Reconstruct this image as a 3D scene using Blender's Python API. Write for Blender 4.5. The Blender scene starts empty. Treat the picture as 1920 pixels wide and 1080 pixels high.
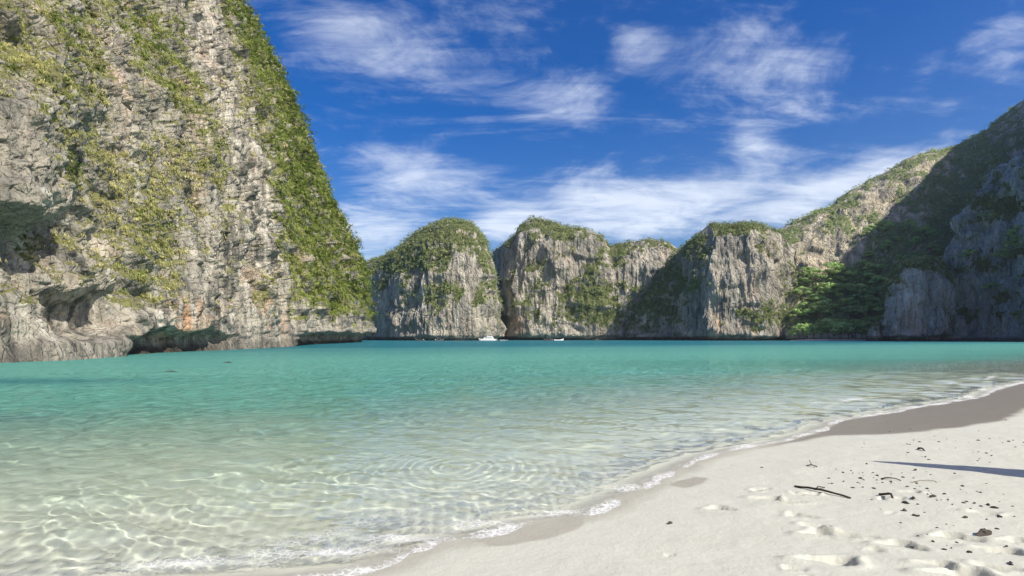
import bpy, math, random
import numpy as np
from mathutils import Vector

R = math.radians
sc = bpy.context.scene
col = sc.collection

# ------------------------------------------------------------------ camera
FPX, HZ, EYE = 1066.0, 634.0, 2.0          # focal length in photo pixels, horizon row, eye height over the water
cam = bpy.data.cameras.new('camera'); cam_o = bpy.data.objects.new('camera', cam); col.objects.link(cam_o)
sc.camera = cam_o
cam.sensor_width = 36.0; cam.lens = 36.0 * FPX / 1920.0
cam.shift_y = (HZ - 540.0) / 1920.0
cam.clip_start = 0.1; cam.clip_end = 6000
cam_o.location = (0, 0, EYE); cam_o.rotation_euler = (R(90), 0, 0)

# ------------------------------------------------------------------ sun, sky, exposure
SUN_EL = 42.0
SUN_H = np.array([0.78, -0.62]); SUN_H /= np.linalg.norm(SUN_H)
sun_vec = Vector((SUN_H[0] * math.cos(R(SUN_EL)), SUN_H[1] * math.cos(R(SUN_EL)), math.sin(R(SUN_EL))))
sun = bpy.data.lights.new('sun', 'SUN'); sun.energy = 3.8; sun.angle = R(0.53); sun.color = (1.0, 0.95, 0.82)
sun_o = bpy.data.objects.new('sun', sun); col.objects.link(sun_o)
sun_o.rotation_euler = sun_vec.to_track_quat('Z', 'Y').to_euler()
sun.cycles.is_caustics_light = True

SKY_STRENGTH, SKY_SAT, SKY_VAL = 0.15, 1.56, 0.58
world = bpy.data.worlds.new('World'); sc.world = world; world.use_nodes = True

def build_world():
    nt = world.node_tree; N = nt.nodes; L = nt.links
    N.clear()
    out = N.new('ShaderNodeOutputWorld'); bg = N.new('ShaderNodeBackground')
    L.new(bg.outputs[0], out.inputs[0]); bg.inputs[1].default_value = SKY_STRENGTH
    sky = N.new('ShaderNodeTexSky'); sky.sky_type = 'NISHITA'; sky.sun_disc = False
    sky.sun_elevation = R(SUN_EL); sky.sun_rotation = math.atan2(SUN_H[0], SUN_H[1])
    sky.air_density = 1.0; sky.dust_density = 1.6; sky.ozone_density = 2.5
    hsv = N.new('ShaderNodeHueSaturation'); hsv.inputs['Saturation'].default_value = SKY_SAT; hsv.inputs['Value'].default_value = SKY_VAL
    hsv.inputs['Hue'].default_value = 0.518
    L.new(sky.outputs[0], hsv.inputs['Color'])
    tc = N.new('ShaderNodeTexCoord'); sep = N.new('ShaderNodeSeparateXYZ'); L.new(tc.outputs['Generated'], sep.inputs[0])
    def m(op, a, b=None, c=None, clamp=False):
        n = N.new('ShaderNodeMath'); n.operation = op; n.use_clamp = clamp
        for i, v in enumerate((a, b, c)):
            if v is None: continue
            if isinstance(v, (int, float)): n.inputs[i].default_value = v
            else: L.new(v, n.inputs[i])
        return n.outputs[0]
    # cirrus sheet seen in perspective: direction over height
    hz = m('ADD', m('MAXIMUM', sep.outputs[2], 0.0), 0.16)
    cx = m('DIVIDE', sep.outputs[0], hz); cy = m('DIVIDE', sep.outputs[1], hz)
    cmb = N.new('ShaderNodeCombineXYZ'); L.new(cx, cmb.inputs[0]); L.new(cy, cmb.inputs[1])
    mp = N.new('ShaderNodeMapping'); mp.inputs['Rotation'].default_value = (0, 0, R(32)); mp.inputs['Scale'].default_value = (0.95, 1.25, 1)
    L.new(cmb.outputs[0], mp.inputs[0])
    def noise(vec, scale, detail, rough, dist=0.0):
        n = N.new('ShaderNodeTexNoise'); L.new(vec, n.inputs['Vector'])
        n.inputs['Scale'].default_value = scale; n.inputs['Detail'].default_value = detail
        n.inputs['Roughness'].default_value = rough; n.inputs['Distortion'].default_value = dist
        return n.outputs['Fac']
    n1 = noise(mp.outputs[0], 1.5, 12, 0.62, 1.6)
    n2 = noise(mp.outputs[0], 6.0, 10, 0.70, 1.2)
    mf = N.new('ShaderNodeMapping'); mf.inputs['Rotation'].default_value = (0, 0, R(-38)); mf.inputs['Scale'].default_value = (0.7, 5.5, 1)
    L.new(cmb.outputs[0], mf.inputs[0])
    n3 = noise(mf.outputs[0], 1.8, 8, 0.62, 1.1)
    nz = m('ADD', m('ADD', m('MULTIPLY', n1, 0.60), m('MULTIPLY', n2, 0.22)), m('MULTIPLY', n3, 0.18))
    # drifts of cloud over the bay (direction on the plane ahead: east over north, height over north)
    yy = m('MAXIMUM', sep.outputs[1], 0.08)
    g = N.new('ShaderNodeCombineXYZ'); L.new(m('DIVIDE', sep.outputs[0], yy), g.inputs[0]); L.new(m('DIVIDE', sep.outputs[2], yy), g.inputs[1])
    drifts = [(700, 60, 210, 80, -24, .50), (1010, 175, 190, 55, -14, .38), (1190, 70, 170, 52, -55, .27), (1480, 135, 110, 50, 10, .26),
              (1560, 205, 80, 28, 0, .42), (1420, 262, 62, 52, -40, .45), (790, 325, 170, 46, -10, .66), (740, 400, 140, 50, 0, .60),
              (1250, 375, 270, 62, 3, .92), (1590, 345, 190, 40, 22, .95), (945, 420, 75, 34, 8, .95), (1890, 90, 80, 90, -50, .5),
              (690, 455, 80, 50, 0, .58), (1150, 420, 200, 40, 0, .62), (1400, 60, 140, 50, 20, .3), (2100, 200, 200, 90, 20, .5), (300, 250, 300, 120, -20, .45)]
    tot = None
    for (px, py, rx, ry, rot, w) in drifts:
        mm = N.new('ShaderNodeMapping'); mm.vector_type = 'TEXTURE'; L.new(g.outputs[0], mm.inputs[0])
        mm.inputs['Location'].default_value = ((px - 960) / FPX, (HZ - py) / FPX, 0)
        mm.inputs['Rotation'].default_value = (0, 0, R(rot)); mm.inputs['Scale'].default_value = (1.5 * rx / FPX, 1.5 * ry / FPX, 1)
        ln = N.new('ShaderNodeVectorMath'); ln.operation = 'LENGTH'; L.new(mm.outputs[0], ln.inputs[0])
        mr = N.new('ShaderNodeMapRange'); mr.interpolation_type = 'SMOOTHSTEP'; L.new(ln.outputs['Value'], mr.inputs[0])
        mr.inputs[1].default_value = 1.0; mr.inputs[2].default_value = 0.0; mr.inputs[3].default_value = 0.0; mr.inputs[4].default_value = w
        tot = mr.outputs[0] if tot is None else m('ADD', tot, mr.outputs[0])
    tot = m('MINIMUM', tot, 0.95)
    dens = m('ADD', nz, m('MULTIPLY', tot, 0.30))
    mr = N.new('ShaderNodeMapRange'); mr.interpolation_type = 'SMOOTHSTEP'; L.new(dens, mr.inputs[0])
    mr.inputs[1].default_value = 0.49; mr.inputs[2].default_value = 0.87; mr.inputs[3].default_value = 0; mr.inputs[4].default_value = 0.78
    mix = N.new('ShaderNodeMix'); mix.data_type = 'RGBA'; L.new(mr.outputs[0], mix.inputs[0])
    L.new(hsv.outputs[0], mix.inputs[6]); mix.inputs[7].default_value = (4.6, 4.9, 5.4, 1)
    L.new(mix.outputs[2], bg.inputs[0])
build_world()

vs = sc.view_settings
vs.view_transform = 'Standard'; vs.look = 'None'; vs.gamma = 1; vs.use_curve_mapping = False; vs.exposure = 0.62
sc.cycles.use_denoising = True
sc.cycles.max_bounces = 8; sc.cycles.transmission_bounces = 5; sc.cycles.diffuse_bounces = 4; sc.cycles.glossy_bounces = 4
sc.cycles.transparent_max_bounces = 6
sc.cycles.sample_clamp_indirect = 6.0; sc.cycles.sample_clamp_direct = 8.0

# ------------------------------------------------------------------ helpers
def tag(o, label=None, cat=None, group=None, kind=None):
    if label: o['label'] = label
    if cat: o['category'] = cat
    if group: o['group'] = group
    if kind: o['kind'] = kind
    return o

_rg = np.random.default_rng(7)
_G = _rg.normal(size=(256, 3)); _G /= np.linalg.norm(_G, axis=1)[:, None]; _G = _G.astype(np.float32)
_PM = _rg.permutation(256).astype(np.int64)
def perlin(P, seed=0):
    P = np.asarray(P, np.float32)
    F0 = np.floor(P); f = P - F0; I = F0.astype(np.int64)
    u = f * f * f * (f * (f * 6 - 15) + 10)
    xs = [_PM[(I[:, 0] + seed * 17 + k) & 255] for k in (0, 1)]
    out = None; acc = np.zeros(len(P), np.float32)
    for i in (0, 1):
        wx = u[:, 0] if i else 1 - u[:, 0]
        for j in (0, 1):
            h2 = _PM[(xs[i] + I[:, 1] + j) & 255]
            wy = wx * (u[:, 1] if j else 1 - u[:, 1])
            for k in (0, 1):
                g = _G[_PM[(h2 + I[:, 2] + k) & 255]]
                d = g[:, 0] * (f[:, 0] - i) + g[:, 1] * (f[:, 1] - j) + g[:, 2] * (f[:, 2] - k)
                acc += wy * (u[:, 2] if k else 1 - u[:, 2]) * d
    return acc * 1.6
def fbm(P, octv=4, seed=0, gain=0.5, lac=2.03):
    a, t = 1.0, 0.0; P = np.asarray(P, np.float32).copy(); s = np.zeros(len(P), np.float32)
    for o in range(octv):
        s += a * perlin(P, seed + o * 3); t += a; a *= gain; P = P * lac
    return s / t
def ridged(P, octv=3, seed=0):
    a, t = 1.0, 0.0; P = np.asarray(P, np.float32).copy(); s = np.zeros(len(P), np.float32)
    for o in range(octv):
        s += a * (1 - np.abs(perlin(P, seed + o * 5)) * 1.6); t += a; a *= 0.5; P = P * 2.1
    return s / t
def sstep(a, b, x):
    t = np.clip((x - a) / (b - a), 0, 1); return t * t * (3 - 2 * t)

def mesh_np(name, V, F, mats=(), smooth=True, attrs=None, parent=None):
    V = np.asarray(V, np.float32); F = np.asarray(F, np.int32)
    me = bpy.data.meshes.new(name); k = F.shape[1]
    me.vertices.add(len(V)); me.vertices.foreach_set('co', V.ravel())
    me.loops.add(F.size); me.loops.foreach_set('vertex_index', F.ravel())
    me.polygons.add(len(F)); me.polygons.foreach_set('loop_start', np.arange(0, F.size, k, dtype=np.int32))
    me.polygons.foreach_set('loop_total', np.full(len(F), k, np.int32))
    me.update(calc_edges=True)
    me.polygons.foreach_set('use_smooth', np.full(len(F), smooth, bool))
    for an, av in (attrs or {}).items():
        av = np.asarray(av, np.float32)
        if av.ndim == 1:
            a = me.attributes.new(an, 'FLOAT', 'POINT'); a.data.foreach_set('value', av)
        else:
            a = me.attributes.new(an, 'FLOAT_COLOR', 'POINT')
            if av.shape[1] == 3: av = np.concatenate([av, np.ones((len(av), 1), np.float32)], 1)
            a.data.foreach_set('color', av.ravel())
    for m in mats: me.materials.append(m)
    o = bpy.data.objects.new(name, me); col.objects.link(o)
    if parent: o.parent = parent
    return o
def grid_faces(nr, nc, wrap=False):
    i = np.arange(nr * nc).reshape(nr, nc)
    return np.stack([i[:-1, :-1], i[:-1, 1:], i[1:, 1:], i[1:, :-1]], -1).reshape(-1, 4)
def grid_normals(G):
    du = np.gradient(G, axis=1); dv = np.gradient(G, axis=0)
    n = np.cross(du, dv); n /= (np.linalg.norm(n, axis=-1, keepdims=True) + 1e-9); return n

class NT:
    """small node-tree writer"""
    def __init__(s, name):
        s.m = bpy.data.materials.new(name); s.m.use_nodes = True; s.t = s.m.node_tree; s.t.nodes.clear()
        s.out = s.t.nodes.new('ShaderNodeOutputMaterial')
    def n(s, typ, **kw):
        nd = s.t.nodes.new(typ)
        for k, v in kw.items(): setattr(nd, k, v)
        return nd
    def put(s, sock, v):
        if v is None: return
        if hasattr(v, 'is_output'): s.t.links.new(v, sock)
        elif isinstance(v, (tuple, list)) and len(v) == 3 and sock.type == 'RGBA': sock.default_value = (*v, 1)
        else: sock.default_value = v
    def math(s, op, a, b=None, c=None, clamp=False):
        nd = s.n('ShaderNodeMath', operation=op, use_clamp=clamp)
        for i, v in enumerate((a, b, c)): s.put(nd.inputs[i], v)
        return nd.outputs[0]
    def attr(s, name):
        return s.n('ShaderNodeAttribute', attribute_name=name)
    def obj(s):
        return s.n('ShaderNodeTexCoord').outputs['Object']
    def mapped(s, vec, scale, loc=(0, 0, 0), rot=(0, 0, 0)):
        nd = s.n('ShaderNodeMapping'); s.put(nd.inputs[0], vec); nd.inputs['Scale'].default_value = scale
        nd.inputs['Location'].default_value = loc; nd.inputs['Rotation'].default_value = rot; return nd.outputs[0]
    def noise(s, vec, scale=1.0, detail=4, rough=0.55, dist=0.0):
        nd = s.n('ShaderNodeTexNoise'); s.put(nd.inputs['Vector'], vec)
        for k, v in (('Scale', scale), ('Detail', detail), ('Roughness', rough), ('Distortion', dist)): nd.inputs[k].default_value = v
        return nd.outputs['Fac']
    def rng(s, x, a, b, c=0.0, d=1.0, interp='SMOOTHSTEP'):
        nd = s.n('ShaderNodeMapRange', interpolation_type=interp)
        for i, v in enumerate((x, a, b, c, d)): s.put(nd.inputs[i], v)
        return nd.outputs[0]
    def mix(s, f, a, b, blend='MIX'):
        nd = s.n('ShaderNodeMix', data_type='RGBA', blend_type=blend)
        s.put(nd.inputs[0], f); s.put(nd.inputs[6], a); s.put(nd.inputs[7], b); return nd.outputs[2]
    def ramp(s, f, stops):
        nd = s.n('ShaderNodeValToRGB'); s.put(nd.inputs[0], f); e = nd.color_ramp.elements
        while len(e) < len(stops): e.new(0.5)
        for el, (p, c) in zip(e, stops): el.position = p; el.color = (*c, 1)
        return nd.outputs[0]
    def bump(s, h, dist=1.0, strength=1.0, normal=None):
        nd = s.n('ShaderNodeBump'); s.put(nd.inputs['Height'], h); nd.inputs['Distance'].default_value = dist
        nd.inputs['Strength'].default_value = strength
        if normal is not None: s.put(nd.inputs['Normal'], normal)
        return nd.outputs[0]
    def principled(s, color, rough=0.8, normal=None, spec=0.3, **kw):
        nd = s.n('ShaderNodeBsdfPrincipled'); s.put(nd.inputs['Base Color'], color); s.put(nd.inputs['Roughness'], rough)
        s.put(nd.inputs['Specular IOR Level'], spec)
        if normal is not None: s.put(nd.inputs['Normal'], normal)
        for k, v in kw.items(): s.put(nd.inputs[k], v)
        return nd.outputs[0]
    def done(s, sh):
        s.put(s.out.inputs[0], sh); return s.m

# ------------------------------------------------------------------ materials
def rock_material(name, fine, warm, gain, hue=(1, 1, 1), turf=((.09, .12, .045), (.26, .265, .115)), grow=(0.42, 0.66)):
    gg = lambda *c: tuple(v * gain * h for v, h in zip(c, hue))
    """weathered limestone; fine = size in metres of the smallest grain, warm = how much ochre"""
    t = NT(name); o = t.obj()
    k = 1.0 / fine
    streak = t.noise(t.mapped(o, (0.45 * k, 0.45 * k, 0.035 * k)), 1, 6, 0.6, 0.4)
    streak2 = t.noise(t.mapped(o, (0.16 * k, 0.16 * k, 0.018 * k), (7, 3, 1)), 1, 5, 0.6, 0.6)
    big = t.noise(t.mapped(o, (0.05 * k, 0.05 * k, 0.035 * k)), 1, 5, 0.6, 0.3)
    gr = t.noise(t.mapped(o, (0.9 * k, 0.9 * k, 0.6 * k)), 1, 6, 0.65)
    c = t.ramp(streak2, [(0.28, gg(.085, .080, .072)), (0.42, gg(.175, .16, .135)), (0.55, gg(.275, .24, .19)), (0.70, gg(.42, .36, .28))])
    c = t.mix(t.rng(streak, 0.56, 0.72), c, gg(.46, .42, .35))
    c = t.mix(t.math('MULTIPLY', t.rng(streak, 0.45, 0.32), 0.8), c, (.045, .044, .046))
    dr = t.noise(t.mapped(o, (0.30 * k, 0.30 * k, 0.012 * k), (2, 9, 4)), 1, 4, 0.6, 0.25)
    c = t.mix(t.math('MULTIPLY', t.attr('drip').outputs['Fac'], 0.8), c, t.ramp(dr, [(0.36, gg(.06, .058, .055)), (0.45, gg(.22, .19, .155)), (0.54, gg(.40, .345, .275)), (0.63, gg(.54, .48, .40))]))
    och = t.math('MULTIPLY', t.rng(big, 0.50, 0.68), t.rng(streak2, 0.38, 0.60))
    och = t.math('MULTIPLY', och, t.math('ADD', warm, t.math('MULTIPLY', t.attr('ochre').outputs['Fac'], 0.9)), clamp=True)
    c = t.mix(och, c, t.ramp(streak, [(0.3, gg(.20, .085, .04)), (0.5, gg(.42, .24, .14)), (0.7, gg(.58, .42, .31))]))
    c = t.mix(t.math('MULTIPLY', t.rng(gr, 0.42, 0.28), 0.8), c, (.04, .038, .036))
    tide_shade = t.attr('tide_shade').outputs['Fac']
    c = t.mix(tide_shade, c, t.mix(gr, (.035, .03, .028), (.12, .10, .085)))
    veg = t.math('ADD', t.attr('veg').outputs['Fac'], t.math('MULTIPLY', t.math('SUBTRACT', gr, 0.5), 1.1))
    vc = t.mix(t.noise(o, 0.35 * k, 4, 0.6), *turf)
    c = t.mix(t.rng(veg, *grow), c, vc)
    h = t.math('ADD', t.math('MULTIPLY', streak, 0.5), t.math('MULTIPLY', gr, 0.8))
    cr = t.n('ShaderNodeTexVoronoi', feature='DISTANCE_TO_EDGE'); t.put(cr.inputs['Vector'], t.mapped(o, (0.5 * k, 0.5 * k, 0.22 * k))); cr.inputs['Scale'].default_value = 1
    h = t.math('ADD', h, t.math('MULTIPLY', t.rng(cr.outputs['Distance'], 0, 0.1), 0.18))
    nrm = t.bump(h, fine * 2.4, 1.0)
    return t.done(t.principled(c, 0.9, nrm, 0.15))

def leaf_material():
    t = NT('foliage'); c = t.attr('tint').outputs['Color']
    d = t.n('ShaderNodeBsdfDiffuse'); t.put(d.inputs[0], c)
    tr = t.n('ShaderNodeBsdfTranslucent'); t.put(tr.inputs[0], t.mix(0.5, c, (.20, .26, .04)))
    mx = t.n('ShaderNodeMixShader'); mx.inputs[0].default_value = 0.4
    t.put(mx.inputs[1], d.outputs[0]); t.put(mx.inputs[2], tr.outputs[0])
    return t.done(mx.outputs[0])

def bark_material():
    t = NT('bark'); o = t.obj(); n = t.noise(t.mapped(o, (3, 3, .6)), 1.5, 5)
    return t.done(t.principled(t.mix(n, (.07, .055, .04), (.24, .2, .16)), 0.9, t.bump(n, .05, .6)))

def plain(name, color, rough=0.6, var=0.15, scale=3.0, spec=0.4):
    t = NT(name); n = t.noise(t.obj(), scale, 4)
    a = tuple(v * (1 - var) for v in color); b = tuple(min(1, v * (1 + var)) for v in color)
    return t.done(t.principled(t.mix(n, a, b), rough, t.bump(n, .01, .3), spec))

M_ROCK_NEAR = rock_material('limestone_near', 0.5, 0.38, 1.6, (.96, 1.0, 1.02), ((.13, .15, .05), (.36, .335, .15)), (0.34, 0.72))
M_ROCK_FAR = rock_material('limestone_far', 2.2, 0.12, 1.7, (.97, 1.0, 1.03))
M_ROCK_RIDGE = rock_material('limestone_ridge', 2.2, 0.12, 2.1, (1.0, 1.0, .93), ((.17, .22, .10), (.38, .40, .20)))  # tan ridge rock; turf and gain also brightened to lift the shaded slope
M_ROCK_SHADE_LIFT = rock_material('limestone_shade_lift', 2.0, 0.1, 2.0, (.86, 1.0, 1.13))  # limestone copy lightened and tinted blue to lift the cliffs in shade
M_LEAF = leaf_material(); M_BARK = bark_material()

# ------------------------------------------------------------------ shoreline and ground shape
def gp(px, py, z=0.0):
    """ground point at height z that lies along the photo pixel"""
    d = (EYE - z) * FPX / (py - HZ); return ((px - 960) / FPX * d, d)
_sh = [(1920, 718), (1868, 731), (1846, 744), (1775, 757), (1715, 765), (1690, 772), (1625, 781), (1575, 790), (1548, 806), (1475, 827), (1400, 839), (1330, 857),
       (1285, 878), (1240, 897), (1205, 921), (1160, 941), (1110, 966), (1050, 977), (990, 984), (930, 1001), (880, 1015), (820, 1022),
       (760, 1043), (700, 1070), (620, 1084), (500, 1096), (380, 1102), (240, 1108), (60, 1114), (0, 1118)]
SHORE = [(420, 300), (300, 210), (180, 128), (100, 78), (58, 49), (36, 34.5)] + [gp(*p) for p in _sh] + [(-7, 3.7), (-14, 2.0), (-26, -2), (-45, -12), (-80, -40)]
SHORE = np.array(SHORE)

def shore_sd(X, Y):
    """signed distance to the waterline, + on land"""
    P = np.stack([X, Y], -1).astype(np.float32); best = np.full(len(X), 1e9, np.float32); sg = np.ones(len(X), np.float32)
    for a, b in zip(SHORE[:-1], SHORE[1:]):
        ab = (b - a).astype(np.float32); L2 = float(ab @ ab); ap = P - a.astype(np.float32)
        t = np.clip(ap @ ab / L2, 0, 1); q = ap - t[:, None] * ab
        d2 = (q * q).sum(1); cr = ab[0] * ap[:, 1] - ab[1] * ap[:, 0]
        m = d2 < best; best = np.where(m, d2, best); sg = np.where(m, np.where(cr > 0, 1, -1), sg)
    return np.sqrt(best) * sg
_t = shore_sd(np.array([0.0]), np.array([0.0]))[0]
_FLIP = 1.0 if _t > 0 else -1.0

FEET = [(1560, 1005, .16, -.25), (1545, 958, .15, -.5), (1600, 965, .13, -.55), (1690, 985, .13, -.6), (1790, 975, .14, -.5), (1810, 1040, .17, -.45),
        (1620, 1066, .15, -.55), (1500, 925, .12, -.6), (1440, 893, .12, -.5), (1425, 877, .10, .2), (1900, 1060, .13, -.6), (1880, 1000, .12, -.5),
        (1350, 905, .12, -.5), (1700, 1075, .14, -.4), (1760, 1020, .10, -.6), (1255, 982, .04, 0), (1530, 945, .10, -.5), (1870, 1030, .11, -.5),
        (1910, 985, .11, -.5), (1480, 900, .12, -.55), (1850, 935, .10, -.5), (1690, 905, .09, -.3)]
_rf = random.Random(21)
for _ in range(10):
    FEET.append((_rf.uniform(1400, 1930), _rf.uniform(880, 1078), _rf.uniform(.045, .085), _rf.uniform(-.9, .3)))
def land_z(s):
    return np.where(s > 0, 0.60 * (1 - np.exp(-s * 0.14)), 0)
def sea_depth(s):
    s = np.maximum(-s, 0)
    return 0.11 * sstep(0, 0.8, s) + 0.05 * s + 0.0035 * np.minimum(s, 60) ** 2 * sstep(2, 14, s) * 0.55
def ground(X, Y, fine=True):
    P3 = np.stack([X, Y, 0 * X], -1)
    s = shore_sd(X, Y) * _FLIP
    near = np.exp(-np.hypot(X, Y) / 30)
    s = s + near * (0.06 * perlin(P3 * 1.1, 3) + 0.03 * perlin(P3 * 3.1, 5) + .25 * perlin(P3 * .28, 9) * sstep(0, 3, np.abs(s)))
    z = land_z(s) - np.minimum(sea_depth(s), 7.0)
    land = sstep(0.2, 1.6, s)
    if fine:
        z = z + land * near * (0.030 * fbm(P3 * 0.9, 4, 11) + 0.004 * fbm(P3 * 6, 3, 13))
        und = sstep(-0.3, -2.0, s)
        z = z + und * near * 0.012 * np.sin((Y * 0.9 - X * 0.35 + 1.2 * perlin(P3 * .5, 4)) * 14 + 3 * perlin(P3 * 1.7, 8))
        r = random.Random(4)
        for (px, py, sz, rot) in FEET:
            fx, fy = gp(px, py, 0.38)
            c, sn = math.cos(rot), math.sin(rot)
            dx, dy = X - fx, Y - fy
            lx = (dx * c + dy * sn) / (sz * 1.25); ly = (-dx * sn + dy * c) / (sz * 0.62)
            wob = 1 + 0.25 * np.sin(3 * np.arctan2(ly, lx) + px)
            q = np.sqrt(lx * lx + ly * ly) * wob
            deep = sz * 0.58
            z = z - deep * np.clip(1 - q ** 2.4, 0, 1) + deep * 0.34 * np.exp(-((q - 1.25) / 0.28) ** 2) * (0.6 + 0.4 * np.sin(px + 2 * np.arctan2(ly, lx)))
    return z, s

def polar_grid(d_rows, a_cols):
    D, A = np.meshgrid(d_rows, a_cols, indexing='ij'); return D * np.sin(A), D * np.cos(A)

def poly_mask(X, Y, poly, soft):
    """soft inside-mask of a ground polygon"""
    poly = np.array(poly); n = len(poly); inside = np.zeros(len(X), bool); best = np.full(len(X), 1e9)
    for i in range(n):
        a, b = poly[i], poly[(i + 1) % n]
        cond = (a[1] > Y) != (b[1] > Y)
        with np.errstate(divide='ignore', invalid='ignore'):
            xi = (b[0] - a[0]) * (Y - a[1]) / (b[1] - a[1] + 1e-12) + a[0]
        inside ^= cond & (X < xi)
        ab = b - a; t = np.clip(((X - a[0]) * ab[0] + (Y - a[1]) * ab[1]) / (ab @ ab), 0, 1)
        best = np.minimum(best, np.hypot(X - a[0] - t * ab[0], Y - a[1] - t * ab[1]))
    return sstep(-soft, soft, np.where(inside, best, -best))

def build_beach():
    rows = np.concatenate([np.geomspace(0.6, 2.9, 14)[:-1], np.geomspace(2.9, 24, 350)[:-1], np.geomspace(24, 900, 70)])
    an = np.concatenate([np.linspace(-2.2, -0.8, 24)[:-1], np.linspace(-0.8, 0.05, 100)[:-1], np.linspace(0.05, 0.82, 310)[:-1], np.linspace(0.82, 2.6, 24)])
    X, Y = polar_grid(rows, an); nr, nc = X.shape
    x, y = X.ravel(), Y.ravel()
    z, s = ground(x, y)
    P3 = np.stack([x, y, 0 * x], -1)
    wet = sstep(0.38, 0.04, s + 0.12 * fbm(P3 * 1.6, 3, 21)) * 0.42
    wb = [gp(px, py, zz) for px, py, zz in ((1960, 700, 0), (1920, 716, 0), (1860, 735, 0), (1700, 768, 0), (1570, 790, 0), (1530, 812, 0), (1420, 842, .0), (1500, 826, .03),
                                           (1560, 809, .12), (1690, 804, .2), (1800, 796, .22), (1880, 783, .24), (1905, 770, .26), (1960, 740, .28))]
    wet = np.maximum(wet, 1.0 * poly_mask(x + .12 * perlin(P3 * 1.3, 31), y + .12 * perlin(P3 * 1.3, 33), wb, 0.13))
    pud = [gp(px, py, 0.02) for px, py in ((885, 1010), (910, 1026), (960, 1024), (1030, 1014), (1085, 996), (1104, 968), (1080, 962), (1000, 980))]
    wet = np.maximum(wet, 0.50 * poly_mask(x + .05 * perlin(P3 * 3, 31), y + .05 * perlin(P3 * 3, 33), pud, 0.03))
    pud2 = [gp(px, py, 0.04) for px, py in ((1250, 905), (1300, 893), (1330, 897), (1318, 908), (1280, 914))]
    wet = np.maximum(wet, 0.6 * poly_mask(x + .05 * perlin(P3 * 3, 31), y + .05 * perlin(P3 * 3, 33), pud2, 0.04))
    wet = wet * sstep(-0.7, 0.0, s)
    t = NT('sand'); o = t.obj()
    g1 = t.noise(o, 160, 3, 0.6); g2 = t.noise(o, 2.2, 5, 0.6); g3 = t.noise(o, 26, 4, 0.65)
    dry = t.mix(g2, (.52, .51, .435), (.62, .61, .53))
    dry = t.mix(t.math('MULTIPLY', t.rng(g3, 0.62, 0.78), 0.35), dry, (.42, .38, .32))
    dry = t.mix(t.math('MULTIPLY', t.rng(g1, 0.60, 0.75), 0.25), dry, (.3, .27, .23))
    wt = t.mix(g2, (.25, .212, .155), (.325, .28, .21))
    w = t.attr('wet').outputs['Fac']
    c = t.mix(w, dry, wt)
    c = t.mix(t.attr('underwater_lift').outputs['Fac'], c, t.mix(g2, (.61, .585, .51), (.71, .68, .60)))  # sand under water whitened to make up for light lost in the water
    h = t.math('ADD', t.math('MULTIPLY', g1, 0.25), t.math('MULTIPLY', g3, 0.6))
    m = t.done(t.principled(c, t.rng(w, 0, 1, 0.92, 0.32, 'LINEAR'), t.bump(t.math('ADD', h, t.math('MULTIPLY', t.noise(o, 7, 5, .6), 1.2)), 0.014, 0.7), t.rng(w, 0.5, 1, 0.2, 0.5, 'LINEAR')))
    ob = mesh_np('beach', np.stack([x, y, z], -1), grid_faces(nr, nc), [m], True, {'wet': wet, 'underwater_lift': sstep(-.03, -.16, z)})
    tag(ob, 'white sand beach with footprints running under the shallow water', kind='structure')
    ob.cycles.is_caustics_receiver = True
    return ob
beach = build_beach()

# ------------------------------------------------------------------ water
RINGS = [(gp(870, 872), 0.17, 1.5), (gp(1140, 792), 0.22, 1.9)]      # two fading ring ripples
def wave_height(X, Y, s):
    rg = np.random.default_rng(3)
    z = np.zeros(len(X), np.float32)
    d = np.hypot(X, Y)
    P3 = np.stack([X, Y, 0 * X], -1)
    wx = X + 0.22 * perlin(P3 * 0.45, 2) + .05 * perlin(P3 * 1.9, 12); wy = Y + 0.22 * perlin(P3 * 0.45, 6) + .05 * perlin(P3 * 1.9, 16)
    gust = 0.55 + 0.8 * np.clip(fbm(P3 * np.array([.25, .35, 1]), 3, 40) + 0.5, 0, 1.3)
    for l in np.geomspace(0.12, 1.6, 32):
        a = rg.normal(1.2, 0.5); p = rg.uniform(0, 6.28); k = 2 * math.pi / l
        fade = sstep(1 / 0.012, 1 / 0.03, l / np.maximum(d * 0.0045, 1e-3) * 10) * 0 + np.clip(l / (d * 0.011) - 1, 0, 1)
        z += WAVE * l ** 0.88 * fade * gust ** 1.5 * np.sin(k * (wx * math.cos(a) + wy * math.sin(a)) + p)
    for (c, l, r0) in RINGS:
        r = np.hypot((X - c[0]), (Y - c[1]) * 0.8) + .10 * perlin(P3 * 1.3, 57) + .05 * perlin(P3 * 3.1, 58)
        z *= 1 - .6 * np.exp(-(r / r0) ** 2); z += 0.0042 * np.sin(2 * math.pi * r / l) * np.exp(-(r / r0) ** 2) * sstep(0.0, .3, r)
    # swash: low swells running at the beach and a rounded lip at the edge
    ss = -s
    z += 0.022 * np.exp(-((ss - 0.16) / 0.13) ** 2) * (0.6 + 0.5 * perlin(P3 * 1.3, 50))
    z += 0.030 * np.exp(-((ss - 1.25 - .5 * perlin(P3 * .35, 51)) / 0.35) ** 2) * np.clip(perlin(P3 * .3, 52) + .35, 0, 1)
    z *= sstep(-0.05, 0.25, ss) * 0.85 + 0.15
    return z

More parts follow.
